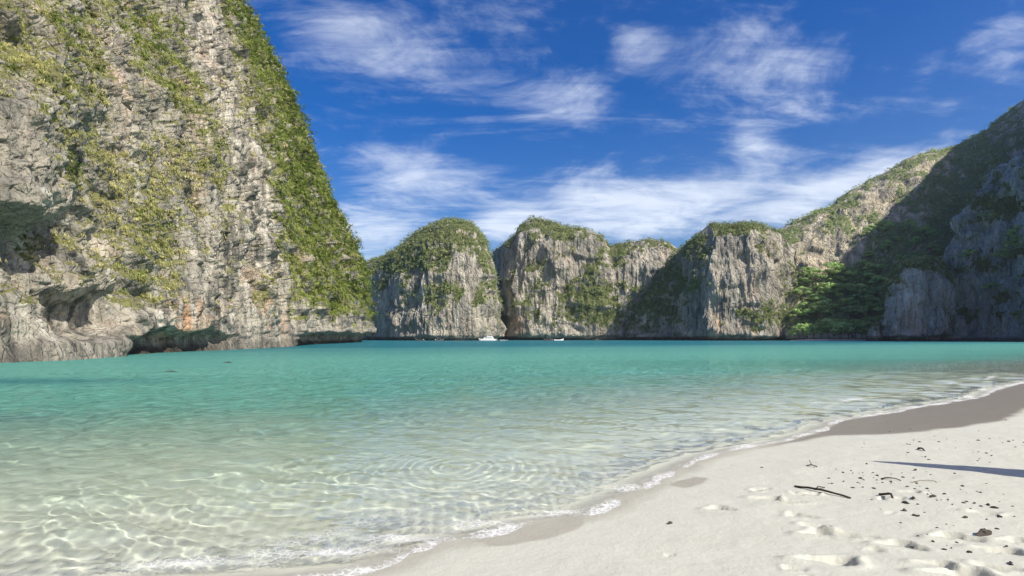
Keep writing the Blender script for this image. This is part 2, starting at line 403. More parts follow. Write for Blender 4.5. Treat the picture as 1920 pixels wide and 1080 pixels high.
WATER_IOR, WAVE = 1.27, 0.0074
def build_water():
    rows = np.concatenate([np.geomspace(3.3, 42, 430)[:-1], np.geomspace(42, 1500, 80)])
    an = np.concatenate([np.linspace(-2.0, -0.78, 50)[:-1], np.linspace(-0.78, 0.80, 540)[:-1], np.linspace(0.80, 1.5, 30)])
    X, Y = polar_grid(rows, an); nr, nc = X.shape; x, y = X.ravel(), Y.ravel()
    g, s = ground(x, y, False)
    z = wave_height(x, y, s)
    depth = np.clip(z - g, -0.2, 8)
    F = grid_faces(nr, nc)
    keep = (s[F].min(1) < 0.5)
    P3 = np.stack([x, y, 0 * x], -1)
    ss = -s
    # suspended white carbonate silt makes the body of the water show; a sandbar and a channel vary it
    bar = 0.5 * fbm(P3 * np.array([.012, .03, 1]), 3, 60) + .35 * fbm(P3 * np.array([.02, .16, 1]), 3, 63)
    body = 1 - np.exp(-np.clip(ss - 2.2, 0, None) / (12.0 * (1 + bar)))
    deepf = sstep(30, 130, ss * (1 + 0.5 * bar))
    lacy = fbm(P3 * np.array([2.2, 3.4, 1]), 4, 71)
    wd = 1 + np.hypot(x, y) / 22
    foam = sstep(0.20 * wd, 0.0, ss + 0.10 * lacy) * 0.85
    foam = np.maximum(foam, 0.8 * np.exp(-((ss - 0.34) / 0.22) ** 2) * np.clip(0.35 + 1.5 * perlin(P3 * .8, 72), 0, 1))
    band = np.exp(-((ss - 1.0 - .6 * perlin(P3 * .35, 73)) / 0.35) ** 2) * np.clip(perlin(P3 * .22, 74) * 1.6 + .1, 0, 1)
    foam = np.maximum(foam, 0.75 * band)
    # the broken wave in front of the wet sand and the churned edge near the camera
    def blob(px, py, rx, ry):
        cx, cy = gp(px, py); return np.exp(-((x - cx) / rx) ** 2 - ((y - cy) / ry) ** 2)
    roll = np.exp(-((ss - 1.9 - .5 * perlin(P3 * .3, 81)) / .30) ** 2) * sstep(6, 10, x) * np.clip(.5 + 1.4 * perlin(P3 * .5, 82), 0, 1)
    foam = np.maximum(foam, .8 * roll)
    foam = np.maximum(foam, .8 * (blob(1050, 960, .45, .16) + blob(900, 985, .55, .18) + blob(760, 1010, .7, .2) + blob(1180, 915, .4, .2) + blob(600, 1035, 1.0, .16) + blob(350, 1055, 1.0, .14)))
    foam = np.clip(foam, 0, 1)
    dark_water = .6 * blob(0, 715, 7, 2.2) + .5 * blob(0, 785, 2.0, .8)  # darker, deeper-toned patches of water at the left edge
    body = np.maximum(body, .9 * np.clip(dark_water, 0, 1)); deepf = np.maximum(deepf, np.clip(dark_water * 1.3, 0, 1))
    def water_mat(name, swash):
      t = NT(name); o = t.obj()
      dep = t.attr('depth').outputs['Fac']; bd = t.attr('body').outputs['Fac']; dp = t.attr('deep').outputs['Fac']; fm = t.attr('foam').outputs['Fac']
      # normal detail: wavelets too small for the mesh
      b1 = t.noise(t.mapped(o, (1.0, 1.7, 1), rot=(0, 0, .3)), 1.6, 6, 0.62, 0.6)
      b2 = t.noise(t.mapped(o, (.25, .5, 1), rot=(0, 0, .25)), 1.0, 5, 0.6, 0.4)
      far = t.attr('far').outputs['Fac']
      hb = t.math('ADD', t.math('MULTIPLY', t.math('MULTIPLY', b1, .55), far), t.math('MULTIPLY', t.math('MULTIPLY', b2, .70), far))
      nrm = t.bump(hb, 1.0, 0.9)
      tc = t.n('ShaderNodeCombineColor')
      for i, k in enumerate((0.34, 0.05, 0.16)): t.put(tc.inputs[i], t.math('EXPONENT', t.math('MULTIPLY', dep, -k)))
      ref = t.n('ShaderNodeBsdfGlass'); ref.inputs['Roughness'].default_value = 0; ref.inputs['IOR'].default_value = WATER_IOR; t.put(ref.inputs['Color'], tc.outputs[0])
      tp = t.n('ShaderNodeBsdfTransparent'); t.put(tp.inputs['Color'], tc.outputs[0])
      m0 = t.n('ShaderNodeMixShader'); m0.inputs[0].default_value = 0.95 if swash else 0.0; t.put(m0.inputs[1], ref.outputs[0]); t.put(m0.inputs[2], tp.outputs[0])
      di = t.n('ShaderNodeBsdfDiffuse')
      bc = t.mix(dp, (.145, .42, .345), (.026, .18, .22))
      bc = t.mix(t.rng(bd, 0.15, 0.75), (.36, .46, .395), bc)
      t.put(di.inputs[0], bc); t.put(di.inputs['Normal'], nrm)
      m1 = t.n('ShaderNodeMixShader'); t.put(m1.inputs[0], bd); t.put(m1.inputs[1], m0.outputs[0]); t.put(m1.inputs[2], di.outputs[0])
      gl = t.n('ShaderNodeBsdfGlossy'); t.put(gl.inputs['Roughness'], t.rng(far, 0, 1, 0.0, 0.16, 'LINEAR')); t.put(gl.inputs['Normal'], nrm)
      fr = t.n('ShaderNodeFresnel'); fr.inputs[0].default_value = 1.33; t.put(fr.inputs['Normal'], nrm)
      m2 = t.n('ShaderNodeMixShader'); t.put(m2.inputs[0], t.math('MULTIPLY', t.math('MINIMUM', fr.outputs[0], 0.30), bd)); t.put(m2.inputs[1], m1.outputs[0]); t.put(m2.inputs[2], gl.outputs[0])
      fn = t.noise(t.mapped(o, (1, 1.35, 1)), 9.0, 6, 0.7, 0.8); fv = t.n('ShaderNodeTexVoronoi', feature='DISTANCE_TO_EDGE'); t.put(fv.inputs['Vector'], t.mapped(o, (1, 1.3, 1))); fv.inputs['Scale'].default_value = 14
      lace = t.math('ADD', t.math('MULTIPLY', fn, 0.8), t.rng(fv.outputs['Distance'], 0.16, 0.0, 0, 0.22))
      fmask = t.rng(t.math('ADD', fm, t.math('SUBTRACT', lace, 0.55)), 0.36, 1.0, 0, 0.88)
      fd = t.principled((.80, .80, .78), 0.7, t.bump(fn, .02, .8), 0.3)
      m3 = t.n('ShaderNodeMixShader'); t.put(m3.inputs[0], fmask); t.put(m3.inputs[1], m2.outputs[0]); t.put(m3.inputs[2], fd)
      return t.done(m3.outputs[0])
    farv = sstep(3, 18, np.hypot(x, y))
    F = F[keep]; fd_ = depth[F].mean(1)
    A = {'depth': depth, 'body': np.clip(body, 0, .97), 'deep': deepf, 'foam': foam, 'far': farv}; V = np.stack([x, y, z], -1)
    for name, sel, sw, label in (('sea', fd_ >= 0.115, False, 'clear turquoise bay water rippling onto the sand'), ('swash', fd_ < 0.115, True, 'thin sheet of water and foam at the edge of the sand')):
        f = F[sel]; used = np.unique(f); remap = np.full(len(x), -1); remap[used] = np.arange(len(used))
        ob = mesh_np(name, V[used], remap[f], [water_mat(name + '_water', sw)], True, {k: v[used] for k, v in A.items()})
        tag(ob, label, kind='structure')
        if not sw: ob.cycles.is_caustics_caster = True
build_water()

# ------------------------------------------------------------------ cliffs
def project(G):
    y = np.maximum(G[..., 1], 0.5)
    return 960 + FPX * G[..., 0] / y, HZ - FPX * (G[..., 2] - EYE) / y

def patches(px, py, spec):
    """sum of soft patches (cx, cy, rx, ry, rot, weight) over the face"""
    a = np.zeros(px.shape, np.float32)
    for (cx, cy, rx, ry, rot, w) in spec:
        c, s = math.cos(R(rot)), math.sin(R(rot)); dx, dy = px - cx, py - cy
        u = (dx * c + dy * s) / rx; v = (-dx * s + dy * c) / ry
        a += w * np.exp(-(u * u + v * v) ** 1.5)
    return a

def foliage_mesh(name, pts, nrm, size, tint, kind, rg, parent=None, per=8, mat=None):
    """leaf-sized triangles round each point; kind 0 = hanging grass, 1 = shrub"""
    n = len(pts)
    if n == 0: return None
    k = per; N = n * k
    P = np.repeat(pts, k, 0); Nn = np.repeat(nrm, k, 0); S = np.repeat(size, k); Kd = np.repeat(kind, k)
    rnd = rg.normal(size=(N, 3)); rnd /= np.linalg.norm(rnd, axis=1)[:, None]
    outw = Nn * (0.25 + 0.75 * rg.random((N, 1)))
    c = P + (rnd * 0.75 * np.array([1, 1, .75]) + outw * 0.35) * (S * rg.random(N) ** 0.4)[:, None]
    up = np.array([0, 0, 1.0])
    ldir = rg.normal(size=(N, 3)); ldir /= np.linalg.norm(ldir, axis=1)[:, None]
    gd = Nn * 0.55 - up * (0.55 + 0.6 * rg.random((N, 1))) + rnd * 0.38
    gd /= np.linalg.norm(gd, axis=1)[:, None]
    isg = (Kd == 0)[:, None]
    fn = Nn * 0.75 + up * 0.45 + rnd * 0.55
    fn /= np.linalg.norm(fn, axis=1)[:, None] + 1e-6
    ldir = ldir - fn * (ldir * fn).sum(1)[:, None]; ldir /= np.linalg.norm(ldir, axis=1)[:, None] + 1e-6
    ldir = np.where(isg, gd, ldir)
    side = np.cross(ldir, fn); side /= (np.linalg.norm(side, axis=1)[:, None] + 1e-6)
    L = (S * np.where(Kd == 0, 1.25, 0.55) * (0.6 + 0.7 * rg.random(N)))[:, None]; Wd = (S * np.where(Kd == 0, 0.10, 0.34) * (0.7 + 0.6 * rg.random(N)))[:, None]
    V = np.stack([c - ldir * L * .4 + side * Wd, c - ldir * L * .4 - side * Wd, c + ldir * L * .6], 1).reshape(-1, 3)
    F = np.arange(N * 3).reshape(-1, 3)
    T = np.repeat(tint, k, 0) * 1.3 * (0.78 + 0.44 * rg.random((N, 1)))
    T = np.repeat(T, 3, 0)
    return mesh_np(name, V, F, [mat or M_LEAF], False, {'tint': np.clip(T, 0, 1)}, parent)

def clumps(p, n, rad, kid, rg, flat=0.75):
    """spread kid points over a dome of radius rad round every bush centre; returns points, normals, index of the bush"""
    k = len(p); idx = np.repeat(np.arange(k), kid); N = k * kid
    d = rg.normal(size=(N, 3)); d /= np.linalg.norm(d, axis=1)[:, None]
    d += n[idx] * 0.55 + np.array([0, 0, .25]); d /= np.linalg.norm(d, axis=1)[:, None]
    lob = 1 + .25 * np.sin(d[:, 0] * 5 + idx) * np.sin(d[:, 2] * 4 + idx * 1.7)
    r = rad[idx] * (0.62 + 0.38 * rg.random(N)) * lob
    q = p[idx] + d * r[:, None] * np.array([1, 1, flat])
    return q, d, idx

GRASS_DRY, GRASS_GRN, SHRUB, SHRUB_DK = np.array([.50, .45, .21]), np.array([.21, .26, .06]), np.array([.115, .145, .042]), np.array([.05, .075, .022])

def scatter(G, Nn, dens, count, rg, zmin=3.5):
    """points on the grid surface, more where dens is high; count is the number of points"""
    A = np.linalg.norm(np.cross(G[1:, :-1] - G[:-1, :-1], G[:-1, 1:] - G[:-1, :-1]), axis=-1)
    d = dens[:-1, :-1] * np.where(G[:-1, :-1, 2] > zmin, 1, 0)
    # even cover in the picture: weigh an area by its nearness
    dist = np.hypot(G[:-1, :-1, 0], G[:-1, :-1, 1])
    w = (d * A / dist ** 1.3).ravel(); w = w / w.sum()
    idx = rg.choice(len(w), count, p=w); r, c = np.unravel_index(idx, A.shape)
    a, b = rg.random(count)[:, None], rg.random(count)[:, None]
    p = G[r, c] + a * (G[r, c + 1] - G[r, c]) + b * (G[r + 1, c] - G[r, c])
    return p, Nn[r, c], r, c

def near_cliff():
    rg = np.random.default_rng(5)
    nu, nv = 460, 430
    base = np.array([(-24, -60), (-33, -10), (-40.2, 40), (-56, 165), (-72.6, 298), (-90, 335), (-150, 372)], float)
    # columns spaced evenly in the picture along the straight part
    d = np.concatenate([np.linspace(-60, 34, 26)[:-1], 1 / np.linspace(1 / 34, 1 / 300, nu - 66), np.linspace(300, 372, 41)[1:]])
    bx = np.interp(d, base[:, 1], base[:, 0]); nu = len(d)
    for _ in range(2): bx[1:-1] = (bx[:-2] + bx[1:-1] * 2 + bx[2:]) / 4
    t = np.stack([np.gradient(bx), np.gradient(d)], -1); t /= np.linalg.norm(t, axis=1)[:, None]
    for _ in range(12): t[1:-1] = (t[:-2] + t[1:-1] * 2 + t[2:]) / 4
    t /= np.linalg.norm(t, axis=1)[:, None]
    nr = np.stack([t[:, 1], -t[:, 0]], -1)
    dd = np.maximum(np.abs(d), 34)
    v = np.concatenate([np.linspace(-0.03, 0, 5)[:-1], np.linspace(0, 1, nv - 40), 1 + np.linspace(0, 1, 37)[1:] ** 1.5 * 0.0])
    nface = len(v) - 36
    Z = np.zeros((len(v), nu)); SB = np.zeros_like(Z)
    top = np.maximum(dd * 0.66, 0)
    for i in range(len(v)):
        if i < nface: Z[i] = v[i] * top
        else:
            q = (i - nface + 1) / 36.0
            Z[i] = top + (np.maximum(185, top + 8) - top) * q ** 1.2
    SB = np.interp(np.maximum(Z, 0), [0, 39, 56, 73, 100, 129, 157, 178, 230], [0, 6.5, 13.5, 21, 32, 44, 60, 72, 108])
    SB = SB + 0.16 * np.maximum(Z, 0) * (1 - sstep(50, 170, dd)[None])
    G = np.stack([bx[None] - nr[None, :, 0] * SB, d[None] - nr[None, :, 1] * SB, Z], -1)
    px, py = project(G)
    vis = (G[..., 1] > 20)
    N0 = grid_normals(G)
    if N0[nface // 2, nu // 2, 0] < 0: N0 = -N0
    sh = Z.shape; P = G.reshape(-1, 3)
    k = np.clip(dd / 150, 0.22, 1.0)[None].repeat(sh[0], 0).ravel()   # relief grows with the height of the wall in view
    Kc = 1 / k
    def f(fn, sc3, seed, octv): return fn(P * np.array(sc3), octv, seed)
    # tilted strata that give ledges with undercut lips
    q = P[:, 2] * 0.9 + 0.30 * P[:, 1] + 3.0 * fbm(P / 12, 3, 80)
    def saw(per, seed):
        w = q / per + 0.8 * perlin(P / (per * 2.2), seed); fr = w - np.floor(w); return np.where(fr < 0.12, fr / 0.12, 1 - (fr - 0.12) / 0.88)
    D = 8.5 * k * fbm(P / np.array([24., 24, 55]), 3, 1) + 4.6 * k * (ridged(P / np.array([9., 9, 48]), 3, 5) - .6) + 1.5 * np.sqrt(k) * fbm(P / np.array([4.5, 4.5, 9]), 4, 9)
    def terr(n, q_): w = n * q_; fl = np.floor(w); return (fl + sstep(0, .22, w - fl)) / q_
    D += 3.4 * np.sqrt(k) * terr(fbm(P / np.array([7., 7, 10]), 3, 61), 4) + 1.5 * k ** .4 * terr(fbm(P / np.array([2.2, 2.2, 3.2]), 3, 64), 3.5)
    D += 2.4 * np.sqrt(k) * (saw(13., 26) - .5) * np.clip(.5 + 1.5 * perlin(P / 22, 27), 0, 1) + 1.7 * np.sqrt(k) * (saw(7.5, 20) - .5) * np.clip(.5 + 1.5 * perlin(P / 14, 22), 0, 1) + 0.8 * k ** .4 * (saw(2.6, 24) - .5) * np.clip(.6 + 1.4 * perlin(P / 6, 23), 0, 1)
    D += 0.42 * k ** .3 * (ridged(P / np.array([1.3, 1.3, 5.0]), 3, 30) - .6) + 0.22 * fbm(P / 0.8, 4, 35)
    cell = np.abs(fbm(P / np.array([3.4, 3.4, 5.5]), 3, 75)); D -= 1.3 * np.sqrt(k) * np.exp(-(cell / .035) ** 2) * np.clip(.4 + 2 * perlin(P / 8, 77), 0, 1)
    cell = np.abs(fbm(P / np.array([1.1, 1.1, 2.0]), 2, 78)); D -= .5 * k ** .3 * np.exp(-(cell / .05) ** 2)
    D = D.reshape(sh); pxr, pyr = px, py
    zz = Z
    wall = sstep(0, 4, zz)
    D = D * (0.35 + 0.65 * sstep(0, 9, zz))
    Pn = perlin(P / np.array([9, 9, 9]), 90).reshape(sh); Pn2 = perlin(P / np.array([3, 3, 3.]), 93).reshape(sh)
    # notch cut by the sea at the foot, with a low shelf in places
    zn = (2.6 + 1.2 * Pn + 1.6 * sstep(70, 230, dd)[None])
    notch = sstep(zn + 0.35, zn - 0.35, zz) * (3.4 + 1.8 * Pn2 + 3.4 * sstep(90, 220, dd)[None])
    shelf = np.exp(-((px - 150) / 100.) ** 4)            # low ledge of rock standing in the water under the alcove
    cut = np.clip(.12 + np.exp(-((px - 330) / 95.) ** 4) + sstep(545, 590, px), 0, 1)
    D = D - notch * cut * (1 - 0.9 * shelf)
    D = D + shelf * 1.3 * sstep(2.6, 1.2, zz)
    # arched alcove
    ua = (px - 165) / 72.; va = (py - 592) / 40.
    D = D - 4.2 * np.exp(-(np.abs(ua) ** 4 + np.abs(va + .45 * ua * ua) ** 4)) * sstep(1.2, 2.2, zz)
    ua = (px - 222) / 24.; va = (py - 600) / 22.
    D = D - 1.6 * np.exp(-(np.abs(ua) ** 2.5 + np.abs(va) ** 2.5))
    # hanging buttress above the near end, with a hollow below it
    bt = np.exp(-(np.abs((px + 10) / 115.) ** 3)) * sstep(440, 385, py + 40 * Pn2) * sstep(60, 210, py)
    D = D + 5.0 * bt
    D = D - 1.6 * np.exp(-(((px - 10) / 120.) ** 2 + ((py - 460) / 50.) ** 2))
    # dripstone curtains above the notch
    drip = patches(px, py, [(470, 480, 60, 110, 0, 1), (400, 560, 70, 60, 0, 1), (330, 590, 60, 40, 0, .8), (440, 250, 40, 160, -20, .5)])
    curt = ridged(P / np.array([2.2, 2.2, 26]), 2, 44).reshape(sh)
    D = D + drip * 2.2 * (curt - .5) * sstep(2, 5, zz)
    D = D * np.where(np.arange(sh[0]) < nface, 1, np.linspace(1, 1, sh[0]))[:, None]
    G2 = G + N0 * D[..., None] * np.array([1, 1, .45])
    N2 = grid_normals(G2)
    if N2[nface // 2, nu // 2, 0] < 0: N2 = -N2
    upf = N2[..., 2]
    # cover: where plants hold on
    px2, py2 = project(G2)
    green = patches(px2, py2, [(310, 120, 150, 48, 58, 1.0), (380, 270, 90, 34, 62, .9), (270, 30, 80, 60, 60, .6), (300, 430, 60, 90, -10, .55), (150, 280, 45, 90, -12, .5),
                               (245, 520, 40, 50, 0, .45), (470, 80, 130, 45, 65, .9), (540, 270, 170, 38, 66, .9), (590, 430, 150, 75, 68, 1.2), (560, 430, 50, 110, 0, .7), (640, 560, 60, 60, 0, 1.0),
                               (575, 560, 40, 60, 0, .7), (130, 60, 30, 70, 0, .6), (20, 60, 40, 120, 0, .6), (110, 250, 40, 130, -10, .7), (680, 520, 60, 35, 75, 1.0), (600, 500, 60, 60, 0, .7)])
    shrub = patches(px2, py2, [(150, 110, 48, 80, -10, 1.2), (500, 110, 180, 26, 62, 1.2), (590, 300, 200, 30, 67, 1.2), (650, 450, 140, 32, 72, 1.0), (600, 440, 120, 60, 70, .9), (570, 400, 60, 60, 0, .7),
                               (275, 430, 18, 60, 0, .5), (70, 590, 40, 26, 0, .9), (560, 610, 22, 20, 0, .8), (485, 465, 16, 16, 0, .6), (30, 450, 40, 24, 0, .6), (520, 260, 60, 30, 60, .6)])
    dry = patches(px2, py2, [(60, 60, 80, 120, 0, .8), (200, 260, 90, 110, -20, .7), (260, 330, 130, 70, 40, .55), (350, 330, 60, 90, 20, .5), (130, 340, 40, 140, -8, .8), (230, 440, 90, 60, 0, .5),
                             (350, 180, 60, 60, 0, .35), (280, 560, 50, 36, 0, .45), (440, 330, 50, 110, -15, .4), (480, 200, 60, 60, 0, .4), (560, 500, 60, 60, 0, .3), (330, 490, 60, 50, 0, .5)])
    bare = patches(px2, py2, [(395, 70, 28, 70, -15, 1.4), (445, 290, 34, 200, -18, .9), (500, 420, 30, 150, -12, .7), (60, 370, 80, 70, 0, 1.2), (30, 240, 40, 90, 0, .8), (225, 120, 20, 70, -10, .5),
                              (520, 170, 26, 26, 0, .8), (555, 320, 22, 24, 0, .9), (620, 470, 16, 22, 0, 1.0), (672, 555, 16, 30, 0, .9), (250, 640, 260, 50, 0, 1.0), (560, 632, 200, 26, 0, 1.0), (630, 600, 60, 22, 0, .7),
                              (380, 390, 50, 40, 0, .5), (250, 240, 22, 80, -10, .6), (400, 520, 70, 70, 0, .6), (130, 500, 50, 50, 0, .5)])
    dripc = patches(px2, py2, [(460, 260, 44, 190, -16, 1.), (400, 70, 30, 80, -10, .8), (440, 500, 70, 120, 0, .9), (330, 600, 70, 40, 0, .8), (240, 330, 30, 60, -10, .5), (210, 480, 60, 60, 0, .5), (100, 620, 110, 40, 0, .7), (560, 600, 80, 40, 0, .5), (120, 560, 60, 40, 0, .6)])
    nz = fbm(P / np.array([5, 5, 7]), 4, 50).reshape(sh); nz2 = fbm(P / 1.8, 3, 55).reshape(sh)
    # beyond the frame the same mixture goes on
    off = ((px2 < -60) | (py2 < -60) | (G2[..., 1] < 20)).astype(float)
    allv = np.clip(green + dry * .9 + shrub - 1.5 * bare, -1.5, .80) * (1 - off) + off * 0.5
    veg = np.clip(allv * 0.60 - .07 + nz * 1.35 + nz2 * .75 + (upf - 0.25) * 1.2, 0, 1) * sstep(3, 7, zz)
    veg = sstep(0.18, 0.75, veg)
    ochre = np.clip(patches(px, py, [(400, 340, 60, 50, 0, 1.), (390, 570, 90, 60, 0, 1.), (480, 600, 60, 40, 0, .8), (100, 590, 100, 40, 0, .6), (340, 600, 80, 40, 0, .5), (440, 380, 30, 100, -10, .5)]), 0, 1)
    tide_shade = sstep(2.3, 0.9, zz + .8 * Pn2) * (.35 + .62 * cut) * (1 - .55 * shelf)  # tide stain, darkened further in the notch to stand in for its shade
    ob = mesh_np('cliff', G2.reshape(-1, 3), grid_faces(*sh), [M_ROCK_NEAR], True,
                 {'veg': veg.ravel(), 'ochre': ochre.ravel(), 'tide_shade': tide_shade.ravel(), 'drip': np.clip(dripc + .30, 0, 1).ravel()})
    tag(ob, 'towering pale limestone wall with grassy ledges rising straight from the water', 'cliff', kind='structure')
    # plants
    inview = (1 - off) * (px2 < 760)
    dens_g = veg * (dry + green * .8 + .35) * (inview + off * .04)
    dens_s = np.clip(veg * (shrub * 1.3 + green * 0.40 + .03), 0, 2) * (inview + off * .03)
    # grass tufts that hang from the ledges
    p, n, r, c = scatter(G2, N2, dens_g, 15000, rg)
    dist = np.hypot(p[:, 0], p[:, 1])
    gfrac = np.clip(green[r, c] / (green[r, c] + dry[r, c] + .12) + rg.normal(0, .25, len(p)) + .5 * fbm(p / 4, 2, 67), 0, 1)[:, None]
    tint = (GRASS_DRY * (1 - gfrac) + GRASS_GRN * gfrac) * (0.7 + 0.6 * rg.random((len(p), 1)))
    rad = np.clip(dist * 0.0090, 0.28, 2.1) * (0.35 + 1.0 * rg.random(len(p)) ** 1.5)
    q, d, i = clumps(p, n, rad, 5, rg, .6)
    g = foliage_mesh('cliff_grass', q, n[i] * .6 + d * .4, np.minimum(rad * .62, .0044 * dist)[i], tint[i], np.zeros(len(q), int), rg, per=6)
    tag(g, 'yellow-green grass hanging from the ledges of the big cliff', 'grass', kind='stuff')
    # bushes and creepers
    p, n, r, c = scatter(G2, N2, dens_s, 6200, rg)
    dist = np.hypot(p[:, 0], p[:, 1])
    mixf = np.clip(rg.random(len(p)) * .7 + .6 * fbm(p / 7, 3, 66) + .15, 0, 1)[:, None]
    tint = SHRUB * mixf + SHRUB_DK * (1 - mixf); y_ = rg.random(len(p))[:, None]
    tint = tint * (1 + .55 * np.clip(fbm(p / 11, 2, 69)[:, None] * 2, -1, 1)); tint = np.where(y_ < .30, GRASS_GRN * (.7 + .5 * mixf), tint); tint = np.where(y_ > .93, GRASS_DRY * .75, tint)
    rad = np.clip(dist * 0.0105, 0.34, 2.9) * (0.30 + 1.6 * rg.random(len(p)) ** 3)
    q, d, i = clumps(p + n * (rad * .25)[:, None], n, rad, 8, rg)
    g = foliage_mesh('cliff_shrubs', q, d, np.minimum(rad * .55, .0038 * dist)[i], tint[i], np.ones(len(q), int), rg, per=8)
    tag(g, 'dense dark green shrubs clinging to the big cliff', 'shrubs', kind='stuff')
near_cliff()

def far_mass(name, ctrl, prof, nu, nv, seed, label, veg_spec, bare_spec=(), notch=5.0, rough=1.0, nshrub=3000, shrub_size=1.0, shade_lift=0.0, vbase=0.25, amp_top=1.0, px_pad=0, cat='cliff', ribs=1.0, vegz=5.0, zmin=4.5, mat=None):
    """a rock mass: ctrl rows (px, distance of the foot, skyline row, depth of the mass); prof = (fraction of depth, fraction of height)"""
    rg = np.random.default_rng(seed)
    ctrl = np.array(ctrl, float)
    u = np.linspace(ctrl[0, 0], ctrl[-1, 0], nu)
    sm = lambda a, n: np.convolve(np.pad(a, n, 'edge'), np.ones(2 * n + 1) / (2 * n + 1), 'valid')
    d0 = sm(np.interp(u, ctrl[:, 0], ctrl[:, 1]), max(2, nu // 40)); yt = sm(np.interp(u, ctrl[:, 0], ctrl[:, 2]), 2); dep = np.interp(u, ctrl[:, 0], ctrl[:, 3])
    tx = (u - 960) / FPX; te = (HZ - yt) / FPX
    prof = np.array(prof, float)
    seg = np.hypot(np.diff(prof[:, 0]) * 1.0, np.diff(prof[:, 1]) * 1.6); acc = np.concatenate([[0], np.cumsum(seg)])
    tv = np.linspace(0, acc[-1], nv); sbf = np.interp(tv, acc, prof[:, 0]); zf = np.interp(tv, acc, prof[:, 1])
    sbf[1:-1] = (sbf[:-2] + 2 * sbf[1:-1] + sbf[2:]) / 4
    SB = sbf[:, None] * dep[None]
    Y = d0[None] + SB
    ok = zf > 0.02
    Ztop = np.min((te[None] * Y + EYE)[ok] / zf[ok][:, None], axis=0)
    Z = zf[:, None] * Ztop[None]; Z[0] = -3
    G = np.stack([tx[None] * Y, Y, Z], -1)
    px, py = project(G)
    N0 = grid_normals(G)
    if N0[nv // 3, nu // 2, 1] > 0: N0 = -N0
    sh = Z.shape; P = G.reshape(-1, 3) + seed * 31.7
    flut = ridged(P / np.array([10., 10, 70]), 3, seed + 2) - .6
    D = rough * (10.0 * fbm(P / 42, 3, seed) + ribs * 2.6 * flut + 5.5 * fbm(P / np.array([13, 13, 19]), 4, seed + 5) + 1.0 * fbm(P / 3.0, 3, seed + 7) + ribs * 1.6 * (ridged(P / np.array([3.6, 3.6, 30]), 2, seed + 3) - .6))
    q = P[:, 2] + 5 * fbm(P / 30, 2, seed + 9); w = q / 17.0 + .7 * perlin(P / 40, seed + 8); fr = w - np.floor(w)
    D += rough * 3.4 * (np.where(fr < .15, fr / .15, 1 - (fr - .15) / .85) - .5) * np.clip(.4 + 1.4 * perlin(P / 30, seed + 4), 0, 1)
    D = D.reshape(sh)
    zrel = np.clip(Z / np.maximum(Ztop[None], 1), 0, 1)
    front = sbf[:, None] < 1.0
    D = D * (1 - (1 - amp_top) * sstep(.75, 1.0, zrel)) * sstep(-1, 8, Z)
    Pn = perlin(P / 22, seed + 11).reshape(sh)
    D = D - notch * sstep(3.6 + 1.2 * Pn, 2.6 + 1.2 * Pn, Z) * (prof[0, 0] * 0 + 1) * (sbf[:, None] < .3)
    G2 = G + N0 * D[..., None] * np.array([1, 1, .6])
    N2 = grid_normals(G2)
    if N2[nv // 3, nu // 2, 1] > 0: N2 = -N2
    nz = fbm(P / np.array([14, 14, 20]), 4, seed + 13).reshape(sh); nz2 = fbm(P / 4.5, 3, seed + 14).reshape(sh)
    allv = vbase + patches(px, py, veg_spec) - patches(px, py, bare_spec)
    veg = np.clip(allv * .66 + .13 + nz * 1.35 + nz2 * .95 + (N2[..., 2] - .30) * .75, 0, 1) * sstep(vegz, vegz + 4, Z)
    veg = sstep(.20, .78, veg)
    tide_shade = sstep(3.0, 1.2, Z + Pn) * .95
    ob = mesh_np(name, G2.reshape(-1, 3), grid_faces(*sh), [mat or M_ROCK_FAR], True, {'veg': veg.ravel(), 'drip': (.55 * sstep(-.1, .35, nz * -1 + .1)).ravel(), 'ochre': (0.6 * sstep(45, 5, Z)).ravel(), 'tide_shade': tide_shade.ravel()})
    tag(ob, label, cat, kind='structure')
    if nshrub:
        dens = veg * (sbf[:, None] < 1.05)
        p, n, r, c = scatter(G2, N2, dens, nshrub, rg, zmin)
        mf = np.clip(.5 + .9 * fbm(p / 12, 3, seed + 21) + rg.normal(0, .25, len(p)), 0, 1)[:, None]
        tint = np.array([.32, .345, .16]) * mf + np.array([.15, .20, .085]) * (1 - mf)
        tint = tint * (1 + shade_lift)  # leaf colour raised to lift scrub that lies in shade
        size = shrub_size * (0.7 + 2.4 * rg.random(len(p)) ** 3)
        q, d, i = clumps(p + n * (size * .3)[:, None], n, size, 4, rg)
        g = foliage_mesh('hill_shrubs', q, d, (size * .66)[i], tint[i], np.ones(len(q), int), rg, per=4)
        tag(g, 'scrub on the ' + label, 'shrubs', kind='stuff')
    return G2, N2, px, py, veg

WALL = [(0, -.05), (0, 0), (.02, .18), (.05, .42), (.10, .62), (.18, .78), (.32, .91), (.50, .985), (.62, 1.0), (.80, .93), (1.0, .72), (1.3, 0)]
STEEP = [(0, -.05), (0, 0), (.02, .22), (.06, .50), (.10, .72), (.18, .88), (.30, .97), (.42, 1.0), (.65, .95), (1.0, .7), (1.3, 0)]
SLOPE = [(0, -.05), (0, 0), (.05, .10), (.16, .22), (.30, .40), (.46, .60), (.62, .78), (.80, .93), (.95, 1.0), (1.1, .93), (1.4, .4), (1.6, 0)]

